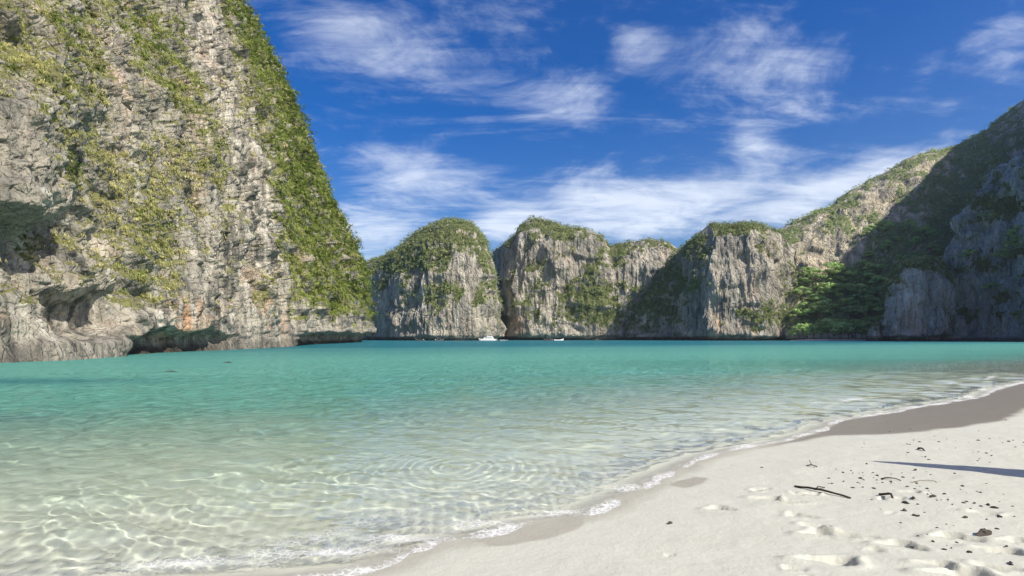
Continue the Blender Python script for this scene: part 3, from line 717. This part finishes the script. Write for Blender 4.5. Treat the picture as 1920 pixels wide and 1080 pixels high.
# main cliff in the middle, behind the rounded one
far_mass('cliff', [(905, 690, 520, 60), (920, 640, 478, 70), (945, 566, 455, 80), (966, 552, 442, 90), (974, 548, 421, 95), (1000, 545, 408, 100), (1040, 540, 418, 100), (1080, 540, 428, 100), (1105, 540, 430, 95),
                   (1125, 540, 443, 90), (1142, 545, 464, 80), (1152, 548, 460, 80), (1180, 545, 453, 80), (1215, 540, 448, 80), (1250, 540, 453, 80), (1275, 540, 467, 80), (1310, 545, 500, 60)],
         STEEP, 330, 190, 101, 'broad grey limestone cliff with a knobbed top beyond the far water',
         [(1010, 440, 70, 30, 0, .3), (1020, 495, 40, 16, -10, .5), (1130, 520, 50, 60, 20, .55), (1110, 570, 60, 35, 0, .7), (1180, 465, 60, 14, 0, .4), (1000, 590, 40, 30, 0, .3), (1060, 590, 60, 30, 0, .35), (1150, 600, 50, 30, 0, .4)],
         [(1215, 500, 45, 45, 0, .7), (1060, 480, 50, 25, 0, .4), (970, 520, 30, 50, 0, .3)], notch=6, nshrub=5200, shrub_size=1.0, amp_top=.45, vbase=.18)
# rounded cliff
far_mass('cliff', [(640, 600, 520, 60), (690, 540, 490, 80), (720, 500, 480, 90), (745, 482, 468, 95), (775, 474, 443, 100), (800, 470, 426, 100), (830, 468, 414, 100), (850, 468, 411, 100), (880, 470, 417, 100), (900, 474, 433, 95),
                   (912, 480, 455, 90), (922, 490, 495, 80), (930, 502, 545, 60), (937, 520, 600, 40), (942, 540, 630, 20)],
         WALL, 320, 190, 103, 'rounded green-topped limestone cliff standing behind the white yacht',
         [(830, 445, 80, 35, 0, .8), (760, 480, 60, 30, -20, .6), (810, 490, 60, 20, 0, .5), (830, 560, 50, 28, 10, .7), (905, 570, 22, 28, 40, .6), (720, 500, 30, 50, 0, .5), (890, 470, 30, 40, 0, .5)],
         [(870, 510, 30, 28, 0, 1.), (860, 610, 60, 36, 0, 1.), (740, 590, 40, 50, 0, .8), (780, 520, 30, 20, 0, .5)], notch=4, nshrub=5000, amp_top=.4, vbase=.2)
# cliff in front of the ridge
far_mass('cliff', [(1175, 535, 625, 30), (1200, 530, 575, 40), (1235, 522, 515, 55), (1262, 508, 482, 65), (1285, 490, 460, 75), (1310, 474, 438, 80), (1335, 464, 421, 85), (1352, 462, 424, 85), (1370, 460, 423, 85), (1395, 460, 419, 85), (1415, 458, 417, 85),
                   (1440, 462, 424, 85), (1458, 475, 433, 80), (1472, 490, 445, 60), (1490, 500, 470, 40)],
         STEEP, 320, 190, 107, 'fluted pale cliff with a bushy crown at the foot of the ridge',
         [(1250, 540, 45, 70, 30, 1.), (1300, 460, 40, 25, 30, .8), (1230, 590, 40, 40, 0, .8), (1400, 428, 60, 12, 0, .8), (1420, 588, 50, 14, 0, .7), (1310, 530, 20, 14, 0, .5), (1470, 560, 20, 40, 0, .6)],
         [(1360, 490, 60, 55, 0, .7), (1310, 600, 50, 36, 0, .8), (1400, 540, 40, 40, 0, .6)], notch=5, nshrub=5200, amp_top=.5, vbase=.1)
# long ridge climbing to the right of the bay
ridge = far_mass('ridge', [(1425, 520, 470, 60), (1450, 500, 436, 90), (1480, 480, 420, 110), (1530, 466, 396, 130), (1560, 462, 385, 140), (1580, 460, 366, 150), (1640, 456, 331, 165), (1700, 452, 299, 175), (1740, 450, 284, 180),
                   (1790, 448, 275, 190), (1812, 446, 266, 190), (1850, 444, 240, 195), (1890, 442, 211, 200), (1920, 440, 186, 200), (2000, 436, 140, 200), (2120, 430, 110, 200), (2250, 430, 130, 180)],
         SLOPE, 430, 200, 109, 'long scrub-covered ridge climbing away behind the far beach',
         [(1640, 400, 160, 40, -33, .5), (1700, 480, 140, 60, -30, .8), (1820, 360, 120, 60, -35, 1.0), (1600, 560, 120, 60, 0, .9), (1560, 420, 60, 20, -30, .3)],
         [(1530, 460, 80, 30, -35, .8), (1640, 380, 40, 20, -30, .3), (1510, 520, 30, 50, 0, .6), (1650, 395, 75, 45, -42, .9), (1570, 490, 60, 40, -30, .8), (1740, 440, 40, 50, 0, .7), (1800, 330, 60, 20, -40, .4)], notch=0, nshrub=9000, shrub_size=1.15, amp_top=.5, vbase=.22, cat='ridge', zmin=2.5, mat=M_ROCK_RIDGE, shade_lift=.45)
# shaded cliff at the right of the bay, running out of the frame
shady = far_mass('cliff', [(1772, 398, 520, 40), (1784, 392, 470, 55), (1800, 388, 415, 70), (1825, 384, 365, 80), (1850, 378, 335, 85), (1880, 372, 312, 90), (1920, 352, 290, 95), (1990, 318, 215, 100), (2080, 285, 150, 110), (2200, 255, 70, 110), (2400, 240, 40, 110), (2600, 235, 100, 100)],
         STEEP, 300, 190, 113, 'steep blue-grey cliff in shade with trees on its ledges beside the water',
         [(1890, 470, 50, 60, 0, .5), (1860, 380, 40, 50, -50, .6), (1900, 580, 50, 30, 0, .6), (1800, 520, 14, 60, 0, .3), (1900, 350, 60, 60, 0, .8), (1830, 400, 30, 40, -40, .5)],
         [(1810, 500, 24, 60, 0, .6), (1870, 560, 40, 30, 0, .3), (1840, 440, 30, 40, 0, .5)], notch=6, nshrub=4200, shrub_size=1.25, amp_top=.8, vbase=.14, ribs=1.8, rough=1.35, mat=M_ROCK_SHADE_LIFT)
# rock buttress standing by the far beach
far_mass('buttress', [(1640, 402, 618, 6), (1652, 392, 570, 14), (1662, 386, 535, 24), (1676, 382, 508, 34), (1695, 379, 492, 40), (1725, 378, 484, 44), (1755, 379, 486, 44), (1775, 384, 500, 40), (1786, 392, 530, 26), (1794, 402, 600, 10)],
         STEEP, 190, 170, 127, 'shaded limestone buttress with a bushy cap beside the far beach',
         [(1725, 490, 60, 16, 0, 1.1), (1672, 530, 20, 30, 40, .7)], [(1725, 570, 60, 50, 0, .6)], notch=6, nshrub=1300, shrub_size=1.1, amp_top=.4, vbase=.0, cat='rock', rough=.9, mat=M_ROCK_SHADE_LIFT)
far_mass('sea_rock', [(1624, 398, 634, 3), (1630, 392, 612, 6), (1640, 388, 602, 9), (1650, 388, 600, 9), (1658, 392, 612, 6), (1664, 398, 632, 3)],
         STEEP, 60, 60, 131, 'small grey rock standing in the water at the end of the far beach', [(1645, 602, 20, 6, 0, .5)], [], notch=1, nshrub=0, rough=.3, cat='rock')
# the mountain that closes the bay to the right, out of the frame; it throws the shade over the right shore
far_mass('mountain', [(1930, 318, 262, 60), (1945, 320, 248, 60), (2052, 350, 85, 60), (2124, 400, -5, 60), (2173, 470, -60, 60), (2300, 480, -120, 80), (2600, 450, -120, 100), (3000, 400, 0, 120)],
         SLOPE, 160, 80, 137, 'wooded mountain closing the bay beyond the picture', [], [], notch=0, nshrub=0, vbase=.6)

# ------------------------------------------------------------------ trees
def tube(path, radii, n=7):
    """tapered tube along a path; returns verts, quad faces, with end caps drawn to a point"""
    path = np.array(path, float); V = []; F = []
    for i, (p, r) in enumerate(zip(path, radii)):
        t = path[min(i + 1, len(path) - 1)] - path[max(i - 1, 0)]; t /= np.linalg.norm(t) + 1e-9
        a = np.cross(t, (0.31, 0.9, 0.2)); a /= np.linalg.norm(a) + 1e-9; b = np.cross(t, a)
        for k in range(n):
            w = 2 * math.pi * k / n; V.append(p + r * (a * math.cos(w) + b * math.sin(w)))
    for i in range(len(path) - 1):
        for k in range(n): F.append((i * n + k, i * n + (k + 1) % n, (i + 1) * n + (k + 1) % n, (i + 1) * n + k))
    for e, base in ((0, 0), (1, (len(path) - 1) * n)):
        c = len(V); V.append(path[-1] if e else path[0])
        for k in range(n): F.append((base + k, base + (k + 1) % n, c, c))
    return V, F
def join(parts):
    V, F = [], []
    for v, f in parts:
        o = len(V); V += list(v); F += [tuple(i + o for i in q) for q in f]
    return V, F
def mesh_py(name, V, F, mat, parent=None, smooth=True):
    me = bpy.data.meshes.new(name)
    F = [tuple(dict.fromkeys(f)) for f in F]
    me.from_pydata([tuple(map(float, v)) for v in V], [], F); me.update()
    me.polygons.foreach_set('use_smooth', np.full(len(me.polygons), smooth, bool))
    me.materials.append(mat)
    o = bpy.data.objects.new(name, me); col.objects.link(o)
    if parent: o.parent = parent
    return o

def tree_proto(seed, h, spread, layered):
    rg = np.random.default_rng(seed)
    root = bpy.data.objects.new('broadleaf_tree', None); col.objects.link(root)
    ctr = []; parts = [tube([(0, 0, -1.2), (.1, .05, h * .25), (.25 * rg.normal(), .25 * rg.normal(), h * .6)], [h * .035, h * .028, h * .018])]
    nb = 8
    for i in range(nb):
        a = 2 * math.pi * (i + rg.random() * .7) / nb; r = spread * (.30 + .70 * rg.random() ** .6); z = h * ((.52 + .42 * rg.random()) if layered else (.45 + .5 * rg.random())) - .1 * h * (r / spread) ** 2
        c = np.array([r * math.cos(a), r * math.sin(a), z]); ctr.append((c, spread * (.34 + .22 * rg.random())))
        m = c * .5 + np.array([0, 0, h * .12]); parts.append(tube([(0, 0, h * .33), m, c], [h * .016, h * .010, h * .004], 5))
    ctr.append((np.array([0, 0, h * .93]), spread * .5))
    V, F = join(parts); mesh_py('trunk', V, F, M_BARK, root)
    P, Nn, S, T = [], [], [], []
    for c, r in ctr:
        n = 26
        d = rg.normal(size=(n, 3)); d /= np.linalg.norm(d, axis=1)[:, None]; d[:, 2] = np.abs(d[:, 2]) * .8 - .25
        P.append(c + d * r * np.array([1, 1, .50]) * (0.55 + .45 * rg.random((n, 1)))); Nn.append(d); S.append(r * .40 * (0.7 + .6 * rg.random(n)))
        base = np.array([.33, .45, .17]) * (.7 + .6 * rg.random()); T.append(base * (.75 + .5 * rg.random((n, 1))))
    P, Nn, S, T = map(np.concatenate, (P, Nn, S, T))
    foliage_mesh('crown', P, Nn, S, T, np.ones(len(P), int), rg, root, per=7)
    return root
def copy_tree(o):
    c = o.copy(); col.objects.link(c)
    for ch in o.children:
        k = ch.copy(); col.objects.link(k); k.parent = c
    return c
PROTOS = [tree_proto(11, 11.0, 6.5, True), tree_proto(12, 13.0, 7.0, False), tree_proto(13, 9.0, 5.5, True), tree_proto(14, 12.0, 8.0, True)]
_used = set()
def plant_tree(kind, loc, scale, rz, label, group):
    o = PROTOS[kind]
    if kind in _used: o = copy_tree(o)
    _used.add(kind)
    o.location = loc; o.scale = (scale, scale, scale * (0.9 + .2 * ((rz * 7) % 1))); o.rotation_euler = (0, 0, rz)
    tag(o, label, 'tree', group); return o
def grid_spots(mass, box, n, seed, gap):
    G, N2, px, py, veg = mass; rg = np.random.default_rng(seed)
    m = (px > box[0]) & (px < box[2]) & (py > box[1]) & (py < box[3]) & (N2[..., 1] < 0.2)
    idx = np.argwhere(m); rg.shuffle(idx); out = []
    for r, c in idx:
        p = G[r, c]
        if all((p[0] - q[0]) ** 2 + (p[1] - q[1]) ** 2 + (p[2] - q[2]) ** 2 > gap * gap for q in out): out.append(p)
        if len(out) >= n: break
    return out
rt = random.Random(3)
# forest behind the small far beach: on the foot of the ridge and on the flat in front of it
for k, px in enumerate(range(1500, 1640, 13)):
    d = 430 + rt.uniform(-7, 8)
    plant_tree(rt.randrange(4), ((px - 960) / FPX * d, d, 0.9), rt.uniform(.75, 1.15), rt.uniform(0, 6.28), 'green broad-crowned tree in the front row behind the small far beach', 'front trees behind the far beach')
for p in grid_spots(ridge, (1495, 520, 1690, 622), 40, 5, 10.5):
    plant_tree(rt.randrange(4), p, rt.uniform(.8, 1.3), rt.uniform(0, 6.28), 'tree in the dense forest on the slope above the small far beach', 'forest above the far beach')
for p in grid_spots(ridge, (1620, 440, 1760, 520), 15, 6, 12):
    plant_tree(rt.randrange(4), p, rt.uniform(.7, 1.1), rt.uniform(0, 6.28), 'tree on the shaded slope above the limestone buttress', 'trees above the buttress')

for p in grid_spots(shady, (1850, 400, 1925, 610), 20, 8, 9) + grid_spots(shady, (1800, 380, 1850, 520), 6, 9, 9):
    plant_tree(rt.randrange(4), p, rt.uniform(.6, 1.0), rt.uniform(0, 6.28), 'tree clinging to a ledge of the steep shaded cliff', 'trees on the shaded cliff')

# ------------------------------------------------------------------ small far beach
def far_beach():
    u = np.linspace(0, 1, 40); V = []
    for v in np.linspace(0, 1, 8):
        px = 1478 + u * 168; d = 402 + v * 34 + 5 * np.sin(u * 3.1)
        z = -0.6 + 2.0 * sstep(0, .6, v) * np.sin(np.pi * u) ** .35 + .08 * np.sin(u * 40 + v * 9)
        V.append(np.stack([(px - 960) / FPX * d, d, z], -1))
    o = mesh_np('far_beach', np.concatenate(V), grid_faces(8, 40), [plain('far_sand', (.5, .47, .41), .9, .1, .5)], True)
    tag(o, 'narrow strip of pale sand under the trees across the bay', kind='structure')
far_beach()

# ------------------------------------------------------------------ boats
M_WHITE = plain('white_gelcoat', (.78, .78, .76), .35, .04); M_GLASS = plain('dark_window', (.02, .025, .03), .1, .1); M_WOOD = plain('boat_wood', (.085, .075, .07), .6, .3)
M_CLOTH = plain('boat_awning', (.35, .42, .5), .8, .2); M_METAL = plain('boat_metal', (.6, .6, .6), .3, .05); M_RUB = plain('grey_rubber', (.55, .55, .55), .6, .1)
def box(cx, cy, cz, lx, ly, lz, taper=1.0):
    V = []
    for z, k in ((-.5, 1), (.5, taper)):
        for x, y in ((-.5, -.5), (.5, -.5), (.5, .5), (-.5, .5)): V.append((cx + x * lx * k, cy + y * ly * k, cz + z * lz))
    return V, [(3, 2, 1, 0), (4, 5, 6, 7), (0, 1, 5, 4), (1, 2, 6, 5), (2, 3, 7, 6), (3, 0, 4, 7)]
def hull(L, B, H, y0=0.0, draft=.5, sheer=.5, bowrise=.8, n=14):
    V, F = [], []; m = 7
    for i in range(n + 1):
        t = i / n; w = B * .5 * (1 - max(0, (t - .45) / .55) ** 2.2) * (.82 + .18 * min(1, t * 4)); top = H + sheer * (t - .3) ** 2 + bowrise * max(0, t - .6) ** 2 * 4
        for k in range(m):
            a = math.pi * k / (m - 1); c = math.cos(a); sn = math.sin(a)
            z = top if k in (0, m - 1) else top - (top + draft) * sn ** .6
            V.append((L * (t - .5) + (.35 * (z + draft) * max(0, t - .7)), y0 + w * (1 if c > 0 else -1) * abs(c) ** .6, z))
    for i in range(n):
        for k in range(m - 1): F.append((i * m + k, i * m + k + 1, (i + 1) * m + k + 1, (i + 1) * m + k))
        F.append((i * m + m - 1, i * m, (i + 1) * m, (i + 1) * m + m - 1))
    F.append(tuple(range(m))); F.append(tuple(n * m + k for k in range(m)))
    return V, F
def at_water(px, d): return ((px - 960) / FPX * d, d, 0)
def yacht(px, d):
    r = bpy.data.objects.new('motor_yacht', None); col.objects.link(r); r.location = at_water(px, d); r.rotation_euler = (0, 0, R(176)); r.scale = (.88, .88, .88)
    for sgn in (-1, 1): mesh_py('hull', *hull(15.6, 2.2, 1.5, sgn * 2.2, .5, .3, .5), M_WHITE, r)
    mesh_py('deck', *box(-.4, 0, 1.35, 13.5, 5.4, .35), M_WHITE, r)
    c = mesh_py('cabin', *box(-.6, 0, 2.35, 8.6, 4.8, 1.7, .88), M_WHITE, r, False)
    for sgn in (-1, 1): mesh_py('window', *box(-.4, sgn * 2.26, 2.45, 6.6, .12, .55, .97), M_GLASS, c, False)
    mesh_py('window', *box(3.55, 0, 2.5, .14, 3.6, .6, .95), M_GLASS, c, False)
    mesh_py('flybridge', *box(-1.6, 0, 3.55, 5.0, 4.0, .7, .93), M_WHITE, r, False)
    for x in (-3.4, .2):
        for y in (-1.5, 1.5): mesh_py('awning_post', *tube([(x, y, 3.8), (x, y, 5.2)], [.06, .06], 5), M_METAL, r)
    mesh_py('awning', *box(-1.6, 0, 5.25, 4.6, 3.8, .14), M_WHITE, r, False)
    mesh_py('mast', *tube([(-2.6, 0, 3.8), (-2.8, 0, 8.6)], [.16, .07], 6), M_WHITE, r)
    tag(r, 'white twin-hulled yacht with a mast moored under the rounded cliff', 'yacht')
yacht(915, 432)
def dinghy(px, d):
    r = bpy.data.objects.new('inflatable_dinghy', None); col.objects.link(r); r.location = at_water(px, d); r.rotation_euler = (0, 0, R(180))
    for sgn in (-1, 1): mesh_py('side_tube', *tube([(-3.2, sgn * .9, .35), (1.6, sgn * .9, .35), (3.0, sgn * .45, .5), (3.6, 0, .6)], [.28, .28, .27, .2], 9), M_WHITE, r)
    mesh_py('floor', *box(-.6, 0, .2, 5.0, 1.5, .15), M_RUB, r); mesh_py('outboard_motor', *box(-3.4, 0, .75, .45, .4, .8, .8), M_GLASS, r)
    tag(r, 'low white dinghy trailing behind the moored yacht', 'dinghy')
dinghy(945, 436)
def longtail(px, d, L, rz, label, awn=True, white=False):
    r = bpy.data.objects.new('longtail_boat', None); col.objects.link(r); r.location = at_water(px, d); r.rotation_euler = (0, 0, R(rz))
    mesh_py('hull', *hull(L, 1.7, .75, 0, .3, .5, 1.6), M_WHITE if white else M_WOOD, r)
    mesh_py('prow', *tube([(L * .48, 0, .9), (L * .56, 0, 1.7), (L * .60, 0, 2.6)], [.14, .11, .06], 6), M_WOOD, r)
    if awn:
        for x in (-L * .28, L * .12):
            for y in (-.7, .7): mesh_py('awning_post', *tube([(x, y, .7), (x, y, 2.1)], [.04, .04], 5), M_METAL, r)
        mesh_py('awning', *box(-L * .08, 0, 2.15, L * .46, 1.8, .1), M_CLOTH, r, False)
    mesh_py('engine', *box(-L * .47, 0, 1.0, .8, .5, .5, .8), M_METAL, r, False)
    mesh_py('tail_shaft', *tube([(-L * .5, 0, .9), (-L * .72, 0, -.1)], [.05, .04], 5), M_METAL, r)
    tag(r, label, 'boat', 'small boats moored under the far cliffs')
longtail(787, 446, 6.5, 175, 'small dark wooden boat near the left foot of the rounded cliff', False)
longtail(824, 450, 6.5, 8, 'small covered wooden boat lying between the yacht and the leftmost boat')
longtail(1028, 468, 7.0, 170, 'small boat left of the pair under the broad middle cliff', True)
longtail(1048, 470, 7.5, 4, 'small white boat, the right one of the pair under the middle cliff', False, True)

# ------------------------------------------------------------------ rocks awash near the big cliff
def reef_rock(px, py, rx, ry, seed, label):
    x, y = gp(px, py); rg = np.random.default_rng(seed)
    n, m = 26, 10; V = []
    for j in range(m):
        f = j / (m - 1)
        for i in range(n):
            a = 2 * math.pi * i / n; rr = (1 + .25 * math.sin(2 * a + seed) + .15 * math.sin(5 * a + seed * 2)) * f
            V.append((rx * rr * math.cos(a), ry * rr * math.sin(a), .05 + .05 * math.sin(3 * a + f * 5) * (1 - f) - .5 * f ** 3))
    F = [(j * n + i, j * n + (i + 1) % n, (j + 1) * n + (i + 1) % n, (j + 1) * n + i) for j in range(m - 1) for i in range(n)]
    o = mesh_py('reef_rock', V, F, plain('wet_reef', (.05, .06, .045), .5, .4, 2.0)); o.location = (x, y, 0)
    tag(o, label, 'rock')
reef_rock(318, 698, .95, .45, 2, 'dark flat rock awash in the turquoise shallows off the big cliff')
reef_rock(428, 680, .9, .5, 5, 'small dark reef awash farther out, close to the big cliff')

# ------------------------------------------------------------------ things on the sand
def on_sand(px, py):
    z = .3
    for _ in range(6):
        x, y = gp(px, py, z); z = float(ground(np.array([x]), np.array([y]))[0][0])
    return np.array([x, y, z])
M_DRIFT = plain('dark_driftwood', (.055, .042, .032), .85, .4, 20); M_DRIFT2 = plain('pale_driftwood', (.22, .17, .12), .9, .3, 20); M_CORAL = plain('dark_coral', (.07, .058, .048), .9, .4, 40)
def stick(a, b, r0, r1, label, name='driftwood_stick', mat=M_DRIFT, fork=None, bend=.02, seed=1):
    A, B = on_sand(*a), on_sand(*b); rg = np.random.default_rng(seed)
    n = 9; pts = []
    for i in range(n):
        t = i / (n - 1); p = A * (1 - t) + B * t; g = float(ground(p[:1], p[1:2])[0][0])
        p = p + np.array([rg.normal() * bend * .3, rg.normal() * bend * .3, 0]); p[2] = max(g, p[2]) + r0 * .7 + bend * math.sin(t * 3.1); pts.append(p - A)
    rad = [(r0 * (1 - i / (n - 1)) + r1 * i / (n - 1)) * (1 + .25 * rg.random()) for i in range(n)]
    parts = [tube(pts, rad, 7)]
    if fork:
        q = pts[n // 2]; parts.append(tube([q, q + np.array(fork) * .5, q + np.array(fork)], [r0 * .7, r0 * .55, r1 * .6], 6))
    o = mesh_py(name, *join(parts), mat); o.location = A
    tag(o, label, 'driftwood'); return o
stick((1490, 913), (1594, 935), .013, .009, 'longest thin dark stick lying on the pale sand', seed=2)
stick((1527, 919), (1546, 915), .008, .005, 'short twig resting against the longest dark stick', 'twig', seed=3)
stick((1652, 898), (1692, 902), .008, .005, 'thin dark twig above the footprints, pointing at the trunk shadow', 'twig', seed=4)
stick((1512, 874), (1532, 876), .008, .006, 'small forked twig alone on the smooth sand near the wet edge', 'twig', fork=(.01, .09, .05), seed=5)
stick((1650, 932), (1682, 936), .014, .010, 'stubby dark piece of bark among the fragments', 'bark_piece', seed=6)
stick((1708, 905), (1756, 903), .005, .004, 'pale thin stalk lying flat on the sand', 'twig', M_DRIFT2, seed=7)
stick((1722, 842), (1734, 846), .014, .012, 'short stump of wood on the sand beyond the trunk shadow', 'bark_piece', seed=8)

def lump(seed, flat):
    rg = np.random.default_rng(seed); V = []; n, m = 8, 5
    ph = rg.uniform(0, 6.28, 6)
    for j in range(m):
        th = math.pi * j / (m - 1)
        for i in range(n):
            a = 2 * math.pi * i / n; r = 1 + .3 * math.sin(2 * a + ph[0]) * math.sin(th) + .22 * math.sin(3 * a + ph[1] + th * 2) + .15 * rg.normal()
            V.append((r * math.sin(th) * math.cos(a), r * math.sin(th) * math.sin(a) * .62, flat * (1 + .2 * math.sin(a + ph[2])) * math.cos(th)))
    F = [(j * n + i, j * n + (i + 1) % n, (j + 1) * n + (i + 1) % n, (j + 1) * n + i) for j in range(m - 1) for i in range(n)]
    return V, F
lumps = [lump(i, .45 + .06 * i) for i in range(5)]
lump_me = []
def fragment(px, py, size, k, rz, label='small dark fragment of coral or bark scattered on the dry sand', group='dark fragments strewn over the dry sand', name='coral_fragment'):
    p = on_sand(px, py)
    while len(lump_me) <= k:
        o = mesh_py(name, *lumps[len(lump_me)], M_CORAL, None, False); lump_me.append(o.data); col.objects.unlink(o); bpy.data.objects.remove(o)
    o = bpy.data.objects.new(name, lump_me[k]); col.objects.link(o)
    o.location = (p[0], p[1], p[2] + size * .18); o.scale = (size, size, size); o.rotation_euler = (0, 0, rz); tag(o, label, 'fragment', group); return o
big = [(1834, 826, .045), (1850, 850, .035), (1748, 932, .06), (1699, 944, .05), (1696, 958, .05), (1715, 967, .045), (1722, 968, .04), (1866, 953, .045), (1853, 947, .04), (1810, 971, .04),
       (1554, 897, .035), (1613, 897, .04), (1645, 892, .035), (1701, 913, .03), (1804, 912, .03), (1724, 829, .04), (1892, 828, .04), (1900, 826, .03), (1761, 829, .03), (1713, 935, .035),
       (1560, 907, .03), (1582, 903, .03), (1600, 915, .03), (1625, 870, .03), (1716, 882, .045), (1790, 888, .03), (1838, 924, .03), (1702, 849, .03), (1735, 857, .03), (1874, 970, .035), (1818, 1036, .04),
       (1865, 1032, .04), (1895, 1058, .045), (1711, 1022, .02), (1750, 1016, .025), (1870, 992, .03), (1850, 1000, .03), (1429, 877, .03), (1663, 792, .015), (1886, 788, .03), (1372, 872, .015)]
for i, (px, py, sz) in enumerate(big):
    fragment(px, py, sz * .62, i % 5, i * 1.7)
rf = random.Random(9)
zones = [(1720, 835, 130, 26, 34), (1610, 885, 60, 26, 26), (1640, 900, 70, 20, 22), (1740, 940, 100, 40, 34), (1860, 830, 60, 30, 18), (1860, 930, 60, 60, 18), (1800, 1000, 100, 50, 16)]
for (cx, cy, rx, ry, n) in zones:
    for _ in range(int(n * .75)):
        px, py = rf.gauss(cx, rx * .6), rf.gauss(cy, ry * .6)
        if not (1500 < px < 1935 and 800 < py < 1075): continue
        fragment(px, py, rf.uniform(.007, .018), rf.randrange(5), rf.uniform(0, 6.28))
lump_o = fragment(1847, 1003, .075, 2, .4, 'largest dark lump of coral, beside a deep footprint', 'large coral lumps', 'coral_lump')
lump_s = fragment(1256, 982, .035, 1, .9, 'single dark shell fragment alone on the smooth wet sand', 'lone shells', 'shell_fragment')
for q in (lump_o, lump_s): del q['group']

# longtail boat drawn up just outside the frame: the pointed shadow of its prow falls across the sand
def beached_boat():
    A = on_sand(1628, 864); C = on_sand(1920, 888)
    hT = 2.15; T = A + np.array(sun_vec) * (hT / sun_vec[2])
    d1 = (C - A)[:2]; d1 /= np.linalg.norm(d1); tan = math.tan(R(SUN_EL))
    ub = d1 - SUN_H * 0.0
    for _ in range(30):                                   # heading that lays the shadow of the falling sheer along A-C
        sh = ub + SUN_H * 0.5 / tan; sh /= np.linalg.norm(sh); ub = ub + (d1 - sh) * .8; ub /= np.linalg.norm(ub)
    gz = float(ground(np.array([T[0] + ub[0] * 4]), np.array([T[1] + ub[1] * 4]))[0][0])
    xs = np.concatenate([np.linspace(0, 3, 13), np.linspace(3.4, 9.2, 14)])
    zt = np.interp(xs, [0, 2.2, 3.2, 4.5, 7.5, 9.2], [T[2], T[2] - 1.1, gz + 1.02, gz + .86, gz + .84, gz + .95])
    zk = np.interp(xs, [0, 1.0, 2.0, 3.0, 9.2], [T[2] - .16, T[2] - .85, gz + .35, gz - .04, gz - .04])
    w = np.interp(xs, [0, .25, 1.0, 2.0, 3.2, 4.8, 7.5, 9.2], [.02, .10, .30, .52, .72, .84, .78, .55])
    nb = np.array([-ub[1], ub[0]]); V = []; m = 9
    for x, t_, k_, w_ in zip(xs, zt, zk, w):
        pr = [(1, t_), (.93, t_ * .55 + k_ * .45), (.62, t_ * .18 + k_ * .82), (0, k_), (-.62, t_ * .18 + k_ * .82), (-.93, t_ * .55 + k_ * .45), (-1, t_), (-.88, t_ - min(.3, (t_ - k_) * .35)), (.88, t_ - min(.3, (t_ - k_) * .35))]
        for q, z in pr: V.append((ub[0] * x + nb[0] * w_ * q, ub[1] * x + nb[1] * w_ * q, z - gz))
    n = len(xs); F = [(i * m + k, i * m + (k + 1) % m, (i + 1) * m + (k + 1) % m, (i + 1) * m + k) for i in range(n - 1) for k in range(m)]
    F += [tuple(range(m)), tuple((n - 1) * m + k for k in reversed(range(m)))]
    r = bpy.data.objects.new('longtail_boat', None); col.objects.link(r); r.location = (T[0], T[1], gz)
    mesh_py('hull', V, F, plain('varnished_planks', (.22, .12, .06), .5, .3, 6), r, False)
    for x in (4.2, 5.6, 7.0):
        c = ub * x; z = float(np.interp(x, xs, zt)) - gz - .12; hw = float(np.interp(x, xs, w)) * .9
        P4 = [c + ub * a_ * .12 + nb * b_ * hw for a_, b_ in ((-1, -1), (1, -1), (1, 1), (-1, 1))]
        mesh_py('thwart', [(p[0], p[1], z - .02) for p in P4] + [(p[0], p[1], z + .02) for p in P4], [(3, 2, 1, 0), (4, 5, 6, 7), (0, 1, 5, 4), (1, 2, 6, 5), (2, 3, 7, 6), (3, 0, 4, 7)], M_DRIFT2, r, False)
    e_ = ub * 9.0; b9 = ub * 11.6
    mesh_py('engine', *box(e_[0], e_[1], 1.15, .6, .6, .5, .8), M_METAL, r, False)
    mesh_py('tail_shaft', *tube([(e_[0], e_[1], 1.2), (b9[0], b9[1], .55)], [.05, .04], 6), M_METAL, r)
    tag(r, 'beached wooden boat whose pointed prow throws its shadow across the dry sand', 'boat')
beached_boat()

# ------------------------------------------------------------------ haze added to lift the shade on the far shore
def haze():
    bm_v, bm_f = box(0, 0, 0, 3600, 3600, 1)
    V = [(x, y, -10.0 if z < 0 else 460.0) for x, y, z in bm_v]
    m = bpy.data.materials.new('haze_fill'); m.use_nodes = True; t = m.node_tree; t.nodes.clear()
    out = t.nodes.new('ShaderNodeOutputMaterial'); v = t.nodes.new('ShaderNodeVolumePrincipled')
    v.inputs['Color'].default_value = (.70, .86, 1.0, 1); v.inputs['Density'].default_value = HAZE; v.inputs['Anisotropy'].default_value = 0.2
    t.links.new(v.outputs[0], out.inputs['Volume'])
    o = mesh_py('haze', V, bm_f, m, None, False); tag(o, 'thin haze added over the bay to lift the far shade', kind='stuff')
HAZE = 0.00007
haze()
